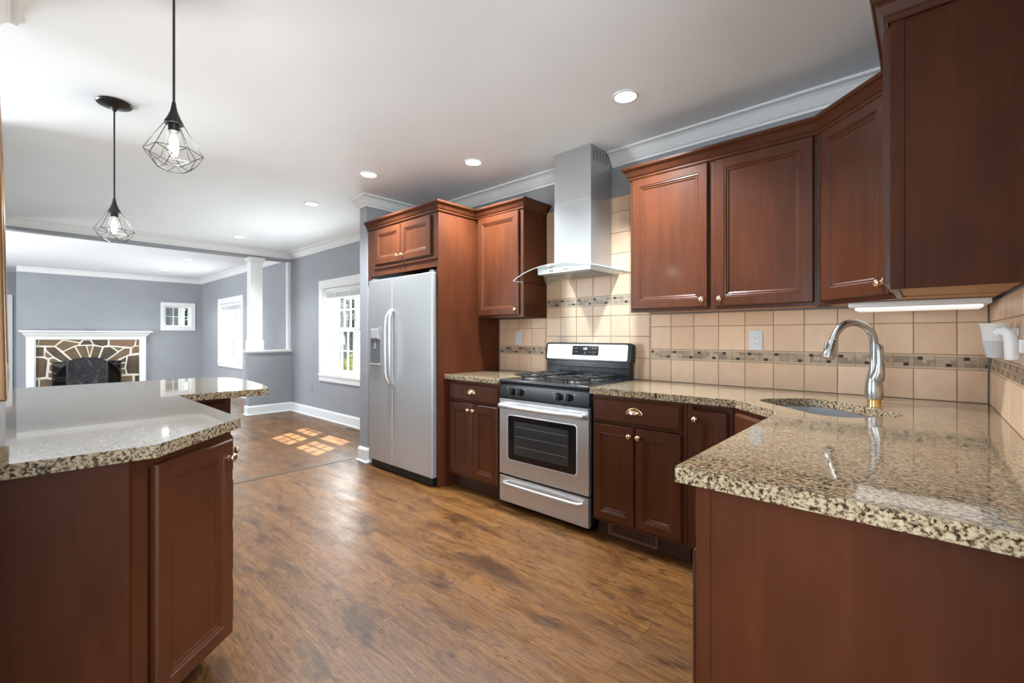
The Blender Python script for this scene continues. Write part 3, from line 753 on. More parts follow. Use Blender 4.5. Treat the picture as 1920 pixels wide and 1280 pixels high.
# ------------------------------------------------------------------ tile backsplash
def backsplash(label, segs, T=None, loc=(0, 0, 0)):
    # segs: list of (x0, x1, z0, z1, bands) on plane y = 0 facing -y
    t = thing('tile_backsplash', label, 'backsplash', loc, 0 if T is None else T)
    P = .1535; g = .0016; rnd = random.Random(3)
    for x0, x1, z0, z1, x_org, bands in segs:
        gm, tm, mm, lm, lu = MB(), MB(), MB(), MB(), MB()
        gm.box(x0, x1, .003, .0085, z0, z1)
        rows = []; z = z0; bi = 0
        bl = sorted(bands)
        while z < z1-.004:
            nb = [b for b in bl if b[0] > z-.004]
            if nb and abs(nb[0][0]-z) < .006: z = nb[0][1]; continue
            lim = nb[0][0] if nb else z1
            h = min(P, lim-z); rows.append((z, z+h)); z += h
        for a, b in rows:
            k = math.floor((x0-x_org)/P)
            while x_org+k*P < x1-.002:
                xa, xb = max(x0, x_org+k*P), min(x1, x_org+(k+1)*P); k += 1
                if xb-xa < .006: continue
                e = .0025
                vs = [(xa+g/2, .004, a+g/2), (xb-g/2, .004, a+g/2), (xb-g/2, .004, b-g/2), (xa+g/2, .004, b-g/2)]
                vs += [(xa+g/2+e, .0, a+g/2+e), (xb-g/2-e, .0, a+g/2+e), (xb-g/2-e, .0, b-g/2-e), (xa+g/2+e, .0, b-g/2-e)]
                tm.add(vs, [(4, 5, 6, 7), (0, 1, 5, 4), (1, 2, 6, 5), (2, 3, 7, 6), (3, 0, 4, 7)])
        for a, b in bl:
            seg = P/2; k = math.floor((x0-x_org)/seg); lh = .011
            while x_org+k*seg < x1-.004:
                xa, xb = max(x0, x_org+k*seg)+.0008, min(x1, x_org+(k+1)*seg)-.0008; top = (k % 2 == 0)
                k += 1
                if xb-xa < .012: continue
                lm.box(xa, xb, .001, .004, a+.001, a+lh-.001); lu.box(xa, xb, .001, .004, b-lh+.001, b-.001)
                za, zb = a+lh, b-lh; zm1, zm2 = za+(zb-za)/3, za+2*(zb-za)/3; wdt = xb-xa
                def chip(u0, u1, p0, p1, dark=False):
                    mm.cur = 1 if dark else 0; mm.box(xa+wdt*u0+.0005, xa+wdt*u1-.0005, .0012, .004, p0+.0005, p1-.0005); mm.cur = 0
                if top:
                    c = rnd.choice((.06, .18, .3)); chip(0, c, zm2, zb); chip(c, c+.26, zm2, zb, True); chip(c+.26, 1, zm2, zb)
                    s1 = rnd.uniform(.3, .6); chip(0, s1, za, zm2); chip(s1, s1+.22, zm1, zm2); chip(s1+.22, 1, zm1, zm2); s2 = rnd.uniform(s1+.1, .85); chip(s1, s2, za, zm1); chip(s2, 1, za, zm1)
                else:
                    c = rnd.choice((.35, .5, .6)); chip(0, c, za, zm1); chip(c, c+.26, za, zm1, True); chip(c+.26, 1, za, zm1)
                    s1 = rnd.uniform(.25, .5); chip(0, s1, zm2, zb); chip(0, s1, zm1, zm2); s2 = rnd.uniform(s1+.15, .85); chip(s1, s2, zm1, zb); chip(s2, 1, zm2, zb); chip(s2, 1, zm1, zm2)
        gm.build('grout', M['grout'], t); tm.build('field_tiles', M['tile'], t); mm.build('mosaic_band', [M['mosaic'], M['mosaic_dark']], t); lm.build('liner_tiles', M['liner'], t); lu.build('liner_tiles', M['liner'], t)
    return t
B1 = (1.061, 1.130); B2 = (1.450, 1.519)
backsplash('beige square tile backsplash with a mosaic band behind the range and sink', [
    (-2.876, -2.331, CT+.0005, 1.369, -.038, [B1]),
    (-2.331, -1.411, CT+.0005, 2.245, -.038, [B2]),
    (-1.411, XR-.012, CT+.0005, 1.369, -.038, [B1])], loc=(0, YW-.009, 0))
backsplash('beige square tile backsplash with a mosaic band on the right wall', [(0, 1.5, CT+.0005, 1.369, .02, [B1])], T=R(-90), loc=(XR-.009, YW-.012, 0))

# ------------------------------------------------------------------ sink, faucet
t = thing('undermount_sink', 'stainless undermount sink in the corner of the L-shaped countertop', 'sink', (sc.x, sc.y, CB-.20))
Ts = Matrix.Translation((-sc.x, -sc.y, 0))
mb = MB(); ring = []; cols = []
for hu, hv, r, z in ((.285, .195, .12, .1985), (.262, .172, .11, .1985), (.258, .168, .11, .03), (.235, .145, .09, .008), (.05, .05, .045, .004)):
    cols.append([(p[0]-sc.x, p[1]-sc.y, z) for p in rrect(hu, hv, r, 8)])
n = len(cols[0]); vs = [p for c in cols for p in c]; fs = []
for i in range(len(cols)-1):
    for j in range(n): fs.append((i*n+j, i*n+(j+1) % n, (i+1)*n+(j+1) % n, (i+1)*n+j))
mb.add(vs, fs); mb.build('basin', M['sink'], t, smooth=True)
MB().lathe([(0, .004), (.04, .004), (.045, .007), (.03, .006), (0, .002)], 24).build('drain', M['nickel'], t, smooth=True)
t = thing('kitchen_faucet', 'arched brushed nickel pull-down faucet behind the sink', 'faucet', (-.172, 2.690, CT))
MB().lathe([(.0275, 0), (.0275, .018), (.026, .019)], 24).build('base_ring', M['bright_brass'], t, smooth=True, label='brass-coloured ring at the faucet foot')
MB().lathe([(.030, .0165), (.034, .020), (.036, .045), (.035, .075), (.031, .105), (.025, .130), (.020, .155), (.0175, .185), (.0165, .215), (.0205, .216), (.0205, .222), (.0165, .223)], 28).build('body', M['nickel'], t, smooth=True)
dv = Vector((-.7071, -.7071, 0)); path = []; rs = []
for z in (.22, .25, .275): path.append(Vector((0, 0, z))); rs.append(.0175)
r = .098
for i in range(1, 17):
    a = math.pi*(1-i/16.0*.93); path.append(dv*(r+r*math.cos(a))+Vector((0, 0, .275+r*math.sin(a)))); rs.append(.0178-.002*i/16)
MB().tube(path, rs, 16).build('spout', M['nickel'], t, smooth=True)
e = path[-1]; dd = (path[-1]-path[-2]).normalized()
Tn = Matrix.Translation(e) @ dd.to_track_quat('Z', 'Y').to_matrix().to_4x4()
MB().lathe([(.0155, -.002), (.019, 0), (.019, .004), (.0175, .006), (.020, .030), (.025, .062), (.0285, .085), (.027, .093), (0, .093)], 24, Tn).build('spray_head', M['nickel'], t, smooth=True)
MB().box(-.008, .008, -.032, -.018, .025, .06, Tn @ Matrix.Rotation(R(180), 4, 'Z')).build('spray_button', M['nickel'], t, bevel=.005, smooth=True)
side = Vector((.62, -.78, 0)).normalized()
lev = [side*.018+Vector((0, 0, .115)), side*.034+Vector((0, 0, .150)), side*.036+Vector((0, 0, .19)), side*.033+Vector((0, 0, .235)), side*.031+Vector((0, 0, .262)), side*.030+Vector((0, 0, .276))]
MB().tube(lev, [.030, .022, .016, .0155, .0160, .008], 16).build('lever_handle', M['nickel'], t, smooth=True)

# ------------------------------------------------------------------ range
X0, X1 = -2.272, -1.512; w = X1-X0
t = thing('gas_range', 'stainless and black freestanding gas range', 'range', (X0, 2.36, 0))
mb = MB(); mb.box(.002, w-.002, .032, .56, .035, .895); mb.box(.03, w-.03, .08, .54, .0, .035)
mb.build('body', M['enamel'], t, bevel=.003)
# drawer
d = BX(.004, w-.004, 0, .032, .040, .222).build('drawer', M['steel'], t, bevel=.005)
MB().tube([(.05, .0, .178), (.07, -.028, .180), (.12, -.036, .181), (w/2, -.040, .182), (w-.12, -.036, .181), (w-.07, -.028, .180), (w-.05, .0, .178)], .012, 12).build('drawer_handle', M['steel'], d, smooth=True)
dr = MB(); dr.box(.002, w-.002, 0, .032, .236, .770)
d = dr.build('oven_door', M['steel'], t, bevel=.006)
def plate(x0, x1, z0, z1, y, r, th):
    pts = []
    for sx, sz, a0 in ((x1-r, z1-r, 0), (x0+r, z1-r, 90), (x0+r, z0+r, 180), (x1-r, z0+r, 270)):
        for i in range(5): a = R(a0+90*i/4); pts.append((sx+r*math.cos(a), -(sz+r*math.sin(a))))
    T = Matrix.Translation((0, y, 0)) @ Matrix.Rotation(R(-90), 4, 'X')
    return MB().prism(pts, -th, 0.0, T=T)
def plate_front(x0, x1, z0, z1, y, r, th):   # rounded plate in xz, front face at y-th
    pts = []
    for sx, sz, a0 in ((x1-r, z1-r, 0), (x0+r, z1-r, 90), (x0+r, z0+r, 180), (x1-r, z0+r, 270)):
        for i in range(5): a = R(a0+90*i/4); pts.append((sx+r*math.cos(a), sz+r*math.sin(a)))
    T = Matrix(((1, 0, 0, 0), (0, 0, -1, y), (0, 1, 0, 0), (0, 0, 0, 1)))
    return MB().prism(pts, 0, th, T=T)
plate_front(.085, w-.085, .345, .665, .0005, .022, .003).build('window_trim', M['white_plastic'], d)
plate_front(.092, w-.092, .351, .659, -.0015, .02, .004).build('oven_window', M['black_glass'], d)
plate_front(.150, w-.150, .392, .622, -.0052, .006, .001).build('window_view', M['oven_inner'], d)
mb = MB()
for z in (.45, .52, .585): mb.box(.16, w-.16, -.0066, -.0060, z, z+.0015)
mb.build('oven_rack', M['ink'], d)
MB().tube([(.03, .005, .725), (.036, -.030, .727), (.06, -.047, .728), (.2, -.052, .728), (w/2, -.054, .728), (w-.2, -.052, .728), (w-.06, -.047, .728), (w-.036, -.030, .727), (w-.03, .005, .725)], .0165, 14).build('door_handle', M['steel'], d, smooth=True)
MB().box(.004, w-.004, -.002, .03, .757, .772).build('vent_strip', M['grey_plastic'], d, bevel=.002)
# control panel (sloping)
vs = [(.004, .008, .782), (w-.004, .008, .782), (w-.004, .060, .782), (.004, .060, .782), (.004, .016, .872), (w-.004, .016, .872), (w-.004, .060, .872), (.004, .060, .872)]
cp = MB().add(vs, [(0, 1, 5, 4), (1, 2, 6, 5), (2, 3, 7, 6), (3, 0, 4, 7), (4, 5, 6, 7), (3, 2, 1, 0)]).build('control_panel', M['enamel'], t, bevel=.003)
for x in (.118, .190, .520, .600):
    Tk = Matrix.Translation((x, .0120, .826)) @ Matrix.Rotation(R(85), 4, 'X')
    k = MB().lathe([(0.0, 0), (.026, 0), (.026, .004), (.021, .006), (.019, .026), (.016, .030), (0, .030)], 20, Tk)
    k.box(-.006, .006, -.019, .019, .028, .038, Tk)
    k.build('burner_knob', M['knob_black'], cp, smooth=True)
for x in (.070, .232, .478, .648): BX(x-.009, x+.009, .0125, .0175, .848, .852).box(x-.002, x+.002, .0125, .0175, .842, .8485).build('knob_mark', M['ink'], cp)
# cooktop
ct = MB(); ct.box(0, w, -.004, .56, .880, .912)
c = ct.build('cooktop', M['enamel'], t, bevel=.012, seg=4)
for bx, by in ((.195, .155), (.565, .155), (.195, .395), (.565, .395)):
    b = MB().lathe([(.075, .9115), (.078, .9125), (.055, .914), (.050, .920), (.046, .921), (.043, .928), (0, .930)], 24, Matrix.Translation((bx, by, 0))).build('burner', M['iron'], c, smooth=True)
    gm = MB(); hw = .105; zt = .942
    ringp = [(bx-hw, by-hw+.02, zt), (bx-hw+.02, by-hw, zt), (bx+hw-.02, by-hw, zt), (bx+hw, by-hw+.02, zt), (bx+hw, by+hw-.02, zt), (bx+hw-.02, by+hw, zt), (bx-hw+.02, by+hw, zt), (bx-hw, by+hw-.02, zt)]
    gm.tube(ringp, .0055, 8, closed=True)
    for sx, sy in ((1, 0), (-1, 0), (0, 1), (0, -1)):
        gm.tube([(bx+sx*hw, by+sy*hw, zt), (bx+sx*.075, by+sy*.075, zt+.003), (bx+sx*.030, by+sy*.030, zt+.003)], .005, 8)
        gm.tube([(bx+sx*hw, by+sy*hw, .913), (bx+sx*hw, by+sy*hw, zt-.004), (bx+sx*(hw-.008), by+sy*(hw-.008), zt+.001)], .0055, 8)
    gm.build('grate', M['iron'], c, smooth=True)
# backguard
bg_ = MB(); bg_.box(.012, w-.012, .545, .600, .905, 1.040)
b = bg_.build('backguard', M['enamel'], t, bevel=.006)
MB().box(.03, w-.03, .537, .546, .985, 1.000).build('vent_ledge', M['enamel'], b, bevel=.003)
TB = Matrix.Translation((0, .536, 1.028)) @ Matrix.Rotation(R(-8), 4, 'X')
hd = plate_front(.0, w, .0, .142, .058, .02, .056); hd.v = [TB @ p for p in hd.v]
hd = hd.build('backguard_head', M['enamel'], b, bevel=.004)
fp = plate_front(.016, w-.030, .013, .130, .002, .012, .003); fp.v = [TB @ p for p in fp.v]; fp.build('steel_panel', M['steel'], hd, bevel=.001)
dp = plate_front(.262, .492, .045, .118, -.001, .008, .003); dp.v = [TB @ p for p in dp.v]; dp = dp.build('clock_display', M['black_glass'], hd)
RX = (R(90-8), 0, 0)
text_mesh('1:59', .021, 'clock_digits', M['digit'], dp, TB @ Vector((.377, -.0045, .095)), RX)
mb = MB()
for x in (.283, .303, .445, .468):
    for z in (.097, .072): mb.box(x-.006, x+.006, -.0048, -.0040, z-.0015, z+.0015, TB)
for x, z in ((.377, .070), (.377, .060), (.42, .070), (.455, .056)): mb.box(x-.006, x+.006, -.0048, -.0040, z-.0012, z+.0012, TB)
mb.build('button_marks', M['ink'], dp)
text_mesh('FRIGIDAIRE', .0095, 'brand_lettering', M['grey_plastic'], hd, TB @ Vector((.377, -.0016, .028)), RX)

# ------------------------------------------------------------------ range hood
t = thing('range_hood', 'stainless chimney range hood with curved glass canopy', 'range hood', (-1.880, 2.80, 1.667))
mb = MB(); mb.box(-.158, .162, -.092, .186, .035, .520); mb.build('lower_chimney', M['steel_v'], t, bevel=.002)
ch = BX(-.1565, .1605, -.0905, .186, .520, CEIL-1.667-.002).build('upper_chimney', M['steel_v'], t, bevel=.002)
mb = MB()
for i in range(5):
    for k in range(9): y = -.062+i*.042; z = .800+k*.0085; mb.box(.1602, .1612, y, y+.024, z, z+.004)
mb.build('vent_slots', M['dark_plastic'], ch)
vs = []; yF, yBk = -.205, .186
# thin body: flat bottom, slightly bowed front
bot = [(-.232, yBk), (.225, yBk), (.225, yF+.01)]+[(.225-.457*i/10, yF-.018*math.sin(math.pi*i/10)+.01) for i in range(1, 10)]+[(-.232, yF+.01)]
MB().prism(bot, 0.0, .036).build('hood_body', M['steel'], t, bevel=.003)
ff = [(-.225+.445*i/6, -.005, 0) for i in range(7)]
mb = MB()
mb.box(-.20, .195, yF+.05, .15, -.003, .001); mb.build('filter', M['grey_plastic'], t)
mb = MB()
for x in (-.105, -.085, .02, .04): mb.lathe([(0, 0), (.006, 0), (.006, .003), (0, .003)], 12, Matrix.Translation((x, yF-.006, .018)) @ Matrix.Rotation(R(90), 4, 'X'))
mb.build('button', M['dark_plastic'], t, smooth=True)
# glass canopy: arched in x, bowed front edge
mb = MB(); nx, ny = 24, 4; vs = []; fs = []
for lay in (0, .006):
    for i in range(nx+1):
        u = -1+2*i/nx; x = u*.452
        z = .048-.078*u*u+lay; yfr = -.225-.075*(1-u*u)
        for j in range(ny+1): vs.append((x, yfr+(.186-yfr)*j/ny, z))
k = (nx+1)*(ny+1)
for i in range(nx):
    for j in range(ny):
        q = i*(ny+1)+j; fs.append((q, q+1, q+ny+2, q+ny+1)); fs.append((k+q, k+q+ny+1, k+q+ny+2, k+q+1))
n_face = len(fs)
for i in range(nx):
    for j in (0, ny): q = i*(ny+1)+j; fs.append((q, q+ny+1, k+q+ny+1, k+q))
for i in (0, nx):
    for j in range(ny): q = i*(ny+1)+j; fs.append((q, q+1, k+q+1, k+q))
mb.add(vs, fs); mb.mi = [0]*n_face+[1]*(len(fs)-n_face); mb.build('glass_canopy', [M['hood_glass'], M['glass_edge']], t, smooth=True)

# ------------------------------------------------------------------ refrigerator
fx0, fx1, fy = -3.865, -2.908, 2.248
t = thing('refrigerator', 'side-by-side stainless refrigerator with water dispenser', 'refrigerator', (fx0, fy, 0))
w = fx1-fx0; sp = .392; top = 1.735
mb = MB(); mb.box(.006, w-.002, .085, .72, .012, top-.005); mb.box(.02, w-.02, .02, .085, .012, .085)
mb.build('body', M['enamel'], t, bevel=.004)
d1 = BX(0, sp-.003, 0, .075, .075, top).build('freezer_door', M['steel_fridge'], t, bevel=.006, seg=3)
d2 = BX(sp+.003, w, 0, .075, .075, top).build('refrigerator_door', M['steel_fridge'], t, bevel=.008, seg=3)
BX(sp-.0026, sp+.0026, .008, .084, .08, top-.006).build('door_gap_shade', M['slot'], t)  # dark strip standing in for the shade between the doors
mb = MB()
for x in (.03, w-.05): mb.box(x, x+.035, .01, .10, top, top+.018)
mb.build('hinge_cover', M['dark_plastic'], t, bevel=.004)
# dispenser: frame, recess, paddle, tray
ds = plate_front(.030, .212, .948, 1.298, .0005, .012, .006).build('dispenser', M['grey_plastic'], d1)
plate_front(.038, .204, .968, 1.190, -.0052, .010, .002).build('dispenser_recess', M['dark_plastic'], ds)
mb = MB(); vs = [(.038, -.006, 1.185), (.204, -.006, 1.185), (.204, -.006, 1.285), (.038, -.006, 1.285), (.075, -.018, 1.200), (.170, -.018, 1.200), (.170, -.010, 1.278), (.075, -.010, 1.278)]
mb.add(vs, [(4, 5, 6, 7), (0, 1, 5, 4), (1, 2, 6, 5), (2, 3, 7, 6), (3, 0, 4, 7)]); mb.build('dispenser_spout', M['grey_plastic'], ds)
MB().box(.038, .204, -.022, -.004, .950, .966).build('drip_tray', M['steel'], ds, bevel=.004)
MB().box(.105, .140, -.010, -.007, 1.10, 1.17).build('paddle', M['grey_plastic'], ds, bevel=.001)
for dd, x, dx in ((d1, sp-.034, .026), (d2, sp+.034, -.026)):
    p = [(x+dx*.9, -.001, 1.448), (x+dx*.6, -.024, 1.425), (x+dx*.2, -.044, 1.385), (x, -.050, 1.33), (x, -.051, 1.11), (x, -.050, .90), (x+dx*.2, -.044, .845), (x+dx*.6, -.024, .800), (x+dx*.9, -.001, .776)]
    MB().tube(p, .0135, 12).build('handle', M['steel'], dd, smooth=True)

# ------------------------------------------------------------------ pendants, downlights
def pendant(label, x, y, ztop):
    t = thing('pendant_lamp', label, 'lamp', (x, y, CEIL), group='cage pendant lamps over the peninsula')
    d = ztop-CEIL
    MB().lathe([(.0, -.001), (.082, -.001), (.084, -.006), (.078, -.014), (.045, -.022), (.018, -.030), (.010, -.046), (.006, -.052), (0, -.052)], 32).build('canopy', M['bronze'], t, smooth=True)
    MB().tube([(0, 0, -.05), (0, 0, d)], .0042, 8).build('cord', M['cord'], t, smooth=True)
    MB().lathe([(.006, d+.010), (.008, d-.005), (.012, d-.025), (.022, d-.050), (.030, d-.066), (.0305, d-.072), (.018, d-.072), (.018, d-.10), (0, d-.10)], 24).build('socket_cone', M['bronze'], t, smooth=True)
    mb = MB(); N = 6
    def ring(r, z, ph): return [Vector((r*math.cos(2*math.pi*i/N+ph), r*math.sin(2*math.pi*i/N+ph), d+z)) for i in range(N)]
    ph = R(15)
    A = ring(.030, -.072, ph); B = ring(.092, -.178, ph); C = ring(.080, -.205, ph+math.pi/N); D = ring(.048, -.240, ph)
    w = .0013
    for i in range(N):
        j = (i+1) % N
        for p, q in ((A[i], A[j]), (A[i], B[i]), (B[i], B[j]), (B[i], C[i]), (B[j], C[i]), (C[i], D[i]), (C[i], D[j]), (D[i], D[j])): mb.tube([p, q], w, 5)
    mb.build('wire_cage', M['wire'], t, smooth=True)
    bl = MB().lathe([(.013, d-.098), (.016, d-.105), (.024, d-.120), (.031, d-.150), (.0315, d-.165), (.024, d-.190), (.010, d-.204), (0, d-.207)], 24, cap=False).build('bulb', M['bulb'], t, smooth=True, label='clear glass filament bulb')
    mb = MB()
    for i in range(6):
        a = i*math.pi/3; mb.tube([(.005*math.cos(a), .005*math.sin(a), d-.115), (.013*math.cos(a), .013*math.sin(a), d-.128), (.013*math.cos(a), .013*math.sin(a), d-.178)], .0016, 5)
    mb.build('filament', M['glow'], bl, smooth=True)
    ld = bpy.data.lights.new('pendant_light', 'POINT'); ld.energy = 1.3; ld.color = (1, .93, .84); ld.shadow_soft_size = .02
    lo = bpy.data.objects.new('pendant_light', ld); COL.objects.link(lo); lo.location = (x, y, ztop-.15)
pendant('wire cage pendant lamp on the left, its dark round canopy fully in view', -3.46, .39, 2.005)
pendant('wire cage pendant lamp nearer the camera, on the long cord', -2.083, .404, 2.086)
cans = [(-1.24, 2.31, 'lit recessed ceiling downlight nearest the camera, above the range'), (-2.58, 2.39, 'lit recessed ceiling downlight in front of the narrow wall cabinet'), (-3.42, 1.99, 'lit recessed ceiling downlight in front of the refrigerator wall corner'),
        (-4.61, 2.04, 'lit recessed ceiling downlight in the dining area, nearest the refrigerator wall'), (-6.88, 2.06, 'lit recessed ceiling downlight in the dining area close to the beam'), (-9.57, 2.06, 'lit recessed ceiling downlight in the living room, first beyond the beam'), (-11.46, 2.08, 'lit recessed ceiling downlight farthest away, near the fireplace wall')]
first = None
for x, y, lab in cans:
    if first is None:
        t = first = thing('recessed_downlight', lab, 'ceiling light', (x, y, CEIL), group='recessed ceiling downlights')
        MB().lathe([(.058, -.001), (.074, -.001), (.072, -.006), (.060, -.007), (.058, -.004)], 32, cap=False).build('trim_ring', M['trim'], t, smooth=True)
        MB().lathe([(0, -.002), (.059, -.002), (.059, -.0035), (0, -.0035)], 32).build('lens', M['can'], t)
    else: copy_tree(first, (x, y, CEIL), lab)
    ld = bpy.data.lights.new('downlight', 'SPOT'); ld.energy = 60 if x > -4 else 32; ld.spot_size = R(128); ld.spot_blend = .85; ld.color = (.87, .94, 1.0); ld.shadow_soft_size = .05
    lo = bpy.data.objects.new('downlight', ld); COL.objects.link(lo); lo.location = (x, y, CEIL-.02)

# ------------------------------------------------------------------ under-cabinet light, outlets, cup
t = thing('under_cabinet_light', 'long white light fixture under the corner wall cabinet', 'light fixture', (-.26, 2.60, UB))
MB().prism([(0, 0), (.46, 0), (.46, .25), (0, .25)], -.020, .004).build('housing', M['white_plastic'], t, bevel=.004)
MB().prism([(.02, .04), (.44, .04), (.44, .21), (.02, .21)], -.034, -.020).build('diffuser', M['dim_lens'], t, bevel=.006)
def outlet(label, loc, rz, decora=True, m='plate', group='wall outlets and switches'):
    t = thing('wall_outlet', label, 'outlet', loc, rz, group)
    BX(-.0365, .0365, -.006, 0, -.058, .058).build('cover_plate', M[m], t, bevel=.002)
    i = BX(-.017, .017, -.0075, -.005, -.034, .034).build('receptacle', M['white_plastic'] if m == 'plate' else M[m], t, bevel=.001)
    mb = MB()
    for z in (.017, -.017):
        mb.box(-.008, -.006, -.0082, -.0070, z-.004, z+.006); mb.box(.006, .008, -.0082, -.0070, z-.003, z+.005); mb.box(-.002, .002, -.0082, -.0070, z-.011, z-.007)
    mb.build('slots', M['slot'], i)
    return t
outlet('white duplex outlet on the tiled backsplash between range and faucet', (-.745, YW-.009, 1.193), 0)
t = thing('light_switch', 'pale switch plate on the tile left of the range', 'switch', (-2.640, YW-.009, 1.200), 0)
BX(-.0365, .0365, -.006, 0, -.058, .058).build('cover_plate', M['plate'], t, bevel=.002)
BX(-.005, .005, -.016, -.005, -.010, .012).build('toggle', M['white_plastic'], t, bevel=.002)
outlet('blue-grey outlet low on the dining wall left of the window', (-6.93, YD, .42), 0, m='wall')
outlet('blue-grey outlet on the fireplace wall right of the mantel', (XF, 2.28, .48), R(90), m='wall')
outlet('white outlet on the tiled right wall at the photo edge', (XR-.009, 1.99, 1.19), R(-90))
t = thing('plastic_cup', 'white plastic cup with clear lower half on the right tiled wall', 'cup', (.170, 2.12, 1.150))
MB().lathe([(.0235, .045), (.030, .055), (.033, .085), (.0375, .106), (.041, .110), (.0395, .1095), (.036, .105), (.0315, .085), (.0285, .056), (.022, .047)], 28, cap=False).build('outer_cup', M['white_plastic'], t, smooth=True)
MB().lathe([(0, 0), (.019, 0), (.021, .003), (.031, .050), (.0325, .054), (.030, .052), (.019, .005), (0, .004)], 28).build('clear_base', M['cup_glass'], t, smooth=True)
MB().box(.028, .0505, -.012, .012, .07, .095).build('wall_clip', M['white_plastic'], t, bevel=.003)
t = thing('plug_in_freshener', 'white curved plug-in holder on the right tiled wall beside the cup', 'plug-in', (.190, 1.985, 1.150))
MB().tube([(-.034, -.012, .076), (-.027, -.013, .083), (-.016, -.015, .085), (-.006, -.018, .076), (-.002, -.02, .056), (.0, -.02, .0)], [.010, .0135, .0145, .0150, .0155, .0150], 18).build('holder_body', M['white_plastic'], t, smooth=True)
MB().box(.012, .0245, -.03, -.008, .02, .06).build('plug', M['white_plastic'], t, bevel=.003)

# ------------------------------------------------------------------ fireplace
k = (XF*1.0)
f_, hy_, h_ = 849.4, 629.5, 1.22; th = R(42.287)
def yz(u, v):       # photo survey of the fireplace wall plane -> (y, z) there
    a = (u-960)/f_; b = -(v-hy_)/f_; dx = -math.sin(th)+a*math.cos(th); dy = math.cos(th)+a*math.sin(th); tt = (XF+.08)/dx
    return dy*tt, h_+b*tt
def zq(x, y): return yz(x/4.5714, 540+y/4.5714)
t = thing('fireplace', 'white mantel fireplace with a fieldstone surround', 'fireplace', (XF, 1.05, 0)); off = (XF, 1.05, 0)
mb = MB()
ml, mr, mi0, mi1, mt = .155, 1.985, .290, 1.868, 1.155
mb.box(XF+.001, XF+.11, ml, mi0, 0, 1.19); mb.box(XF+.001, XF+.11, mi1, mr, 0, 1.19); mb.box(XF+.001, XF+.11, mi0, mi1, mt, 1.19)
mb.build('mantel_frame', M['trim'], t, bevel=.004, off=off)
mb = MB(); mb.box(XF+.11, XF+.125, ml+.02, mi0-.02, .02, 1.14); mb.box(XF+.11, XF+.125, mi1+.02, mr-.02, .02, 1.14)
mb.build('pilaster_panel', M['trim'], t, bevel=.004, off=off)
mp = [(0, 1.19), (.115, 1.19), (.118, 1.205), (.130, 1.215), (.150, 1.240), (.175, 1.280), (.195, 1.295), (.215, 1.300), (.215, 1.325), (0, 1.325)]
vs = []; n = len(mp)
for y0, sgn in ((ml, -1), (mr, 1)):
    for o_, z_ in mp: vs.append((XF+.001+o_, y0+sgn*max(0, o_-.115), z_))
fs = [tuple(range(n-1, -1, -1)), tuple(range(n, 2*n))]+[(j, (j+1) % n, n+(j+1) % n, n+j) for j in range(n)]
MB().add(vs, fs).build('mantel_shelf', M['trim'], t, off=off)
# mortar slab with arched opening
ax, az, ar = 1.055, .245, .525
pts = [(mi0, 0), (ax-ar, 0), (ax-ar, az)]+[(ax-ar*math.cos(R(180*i/20)), az+ar*math.sin(R(180*i/20))) for i in range(1, 20)]+[(ax+ar, az), (ax+ar, 0), (mi1, 0), (mi1, mt), (mi0, mt)]
TX = Matrix(((0, 0, 1, 0), (1, 0, 0, 0), (0, 1, 0, 0), (0, 0, 0, 1)))
tris = tessellate_polygon([[Vector((p[0], p[1], 0)) for p in pts]])
mb = MB(); mb.add([(XF+.06, p[0], p[1]) for p in pts], [tuple(q) for q in tris]); mb.build('mortar', M['mortar'], t, off=off)
st = [[(300, 443), (330, 443), (322, 490), (300, 490)], [(340, 443), (530, 443), (465, 495), (328, 490)], [(545, 450), (680, 472), (672, 485), (632, 495), (540, 540), (477, 497)],
 [(565, 443), (705, 443), (685, 463)], [(718, 447), (770, 447), (797, 483), (740, 484), (686, 486)], [(785, 443), (925, 443), (925, 488), (880, 498), (808, 483)],
 [(937, 443), (1165, 443), (1155, 490), (1130, 505), (937, 490)], [(1172, 443), (1193, 443), (1193, 492), (1165, 490)], [(300, 505), (375, 505), (375, 585), (300, 585)],
 [(393, 506), (468, 504), (620, 632), (575, 652), (465, 588), (400, 532)], [(390, 543), (452, 590), (412, 600), (386, 584)], [(546, 546), (638, 504), (696, 602), (632, 626)],
 [(650, 497), (736, 493), (764, 590), (706, 600)], [(748, 494), (793, 493), (770, 578)], [(805, 494), (876, 506), (842, 598), (778, 593)], [(890, 507), (945, 502), (1010, 545), (915, 612), (855, 603)],
 [(962, 502), (1058, 511), (1018, 538)], [(1066, 517), (1118, 514), (1112, 565), (1015, 608), (965, 648), (923, 618)], [(1132, 512), (1160, 497), (1193, 499), (1193, 553), (1128, 563)],
 [(1098, 580), (1193, 570), (1193, 733), (1095, 733), (1081, 685)], [(1030, 618), (1084, 588), (1078, 632), (985, 648)], [(980, 657), (1076, 643), (1068, 680), (1018, 693)], [(1022, 702), (1070, 690), (1082, 733), (1036, 742)],
 [(300, 598), (370, 597), (407, 612), (390, 762), (300, 773)], [(427, 608), (463, 602), (540, 648), (425, 640)], [(425, 652), (537, 687), (508, 733), (420, 708)], [(416, 721), (498, 744), (482, 776), (412, 764)],
 [(300, 790), (325, 788), (328, 860), (300, 860)], [(342, 785), (400, 779), (478, 792), (470, 860), (342, 860)], [(1040, 752), (1138, 748), (1138, 860), (1048, 860)], [(1157, 748), (1193, 747), (1193, 860), (1157, 860)]]
mb = MB()
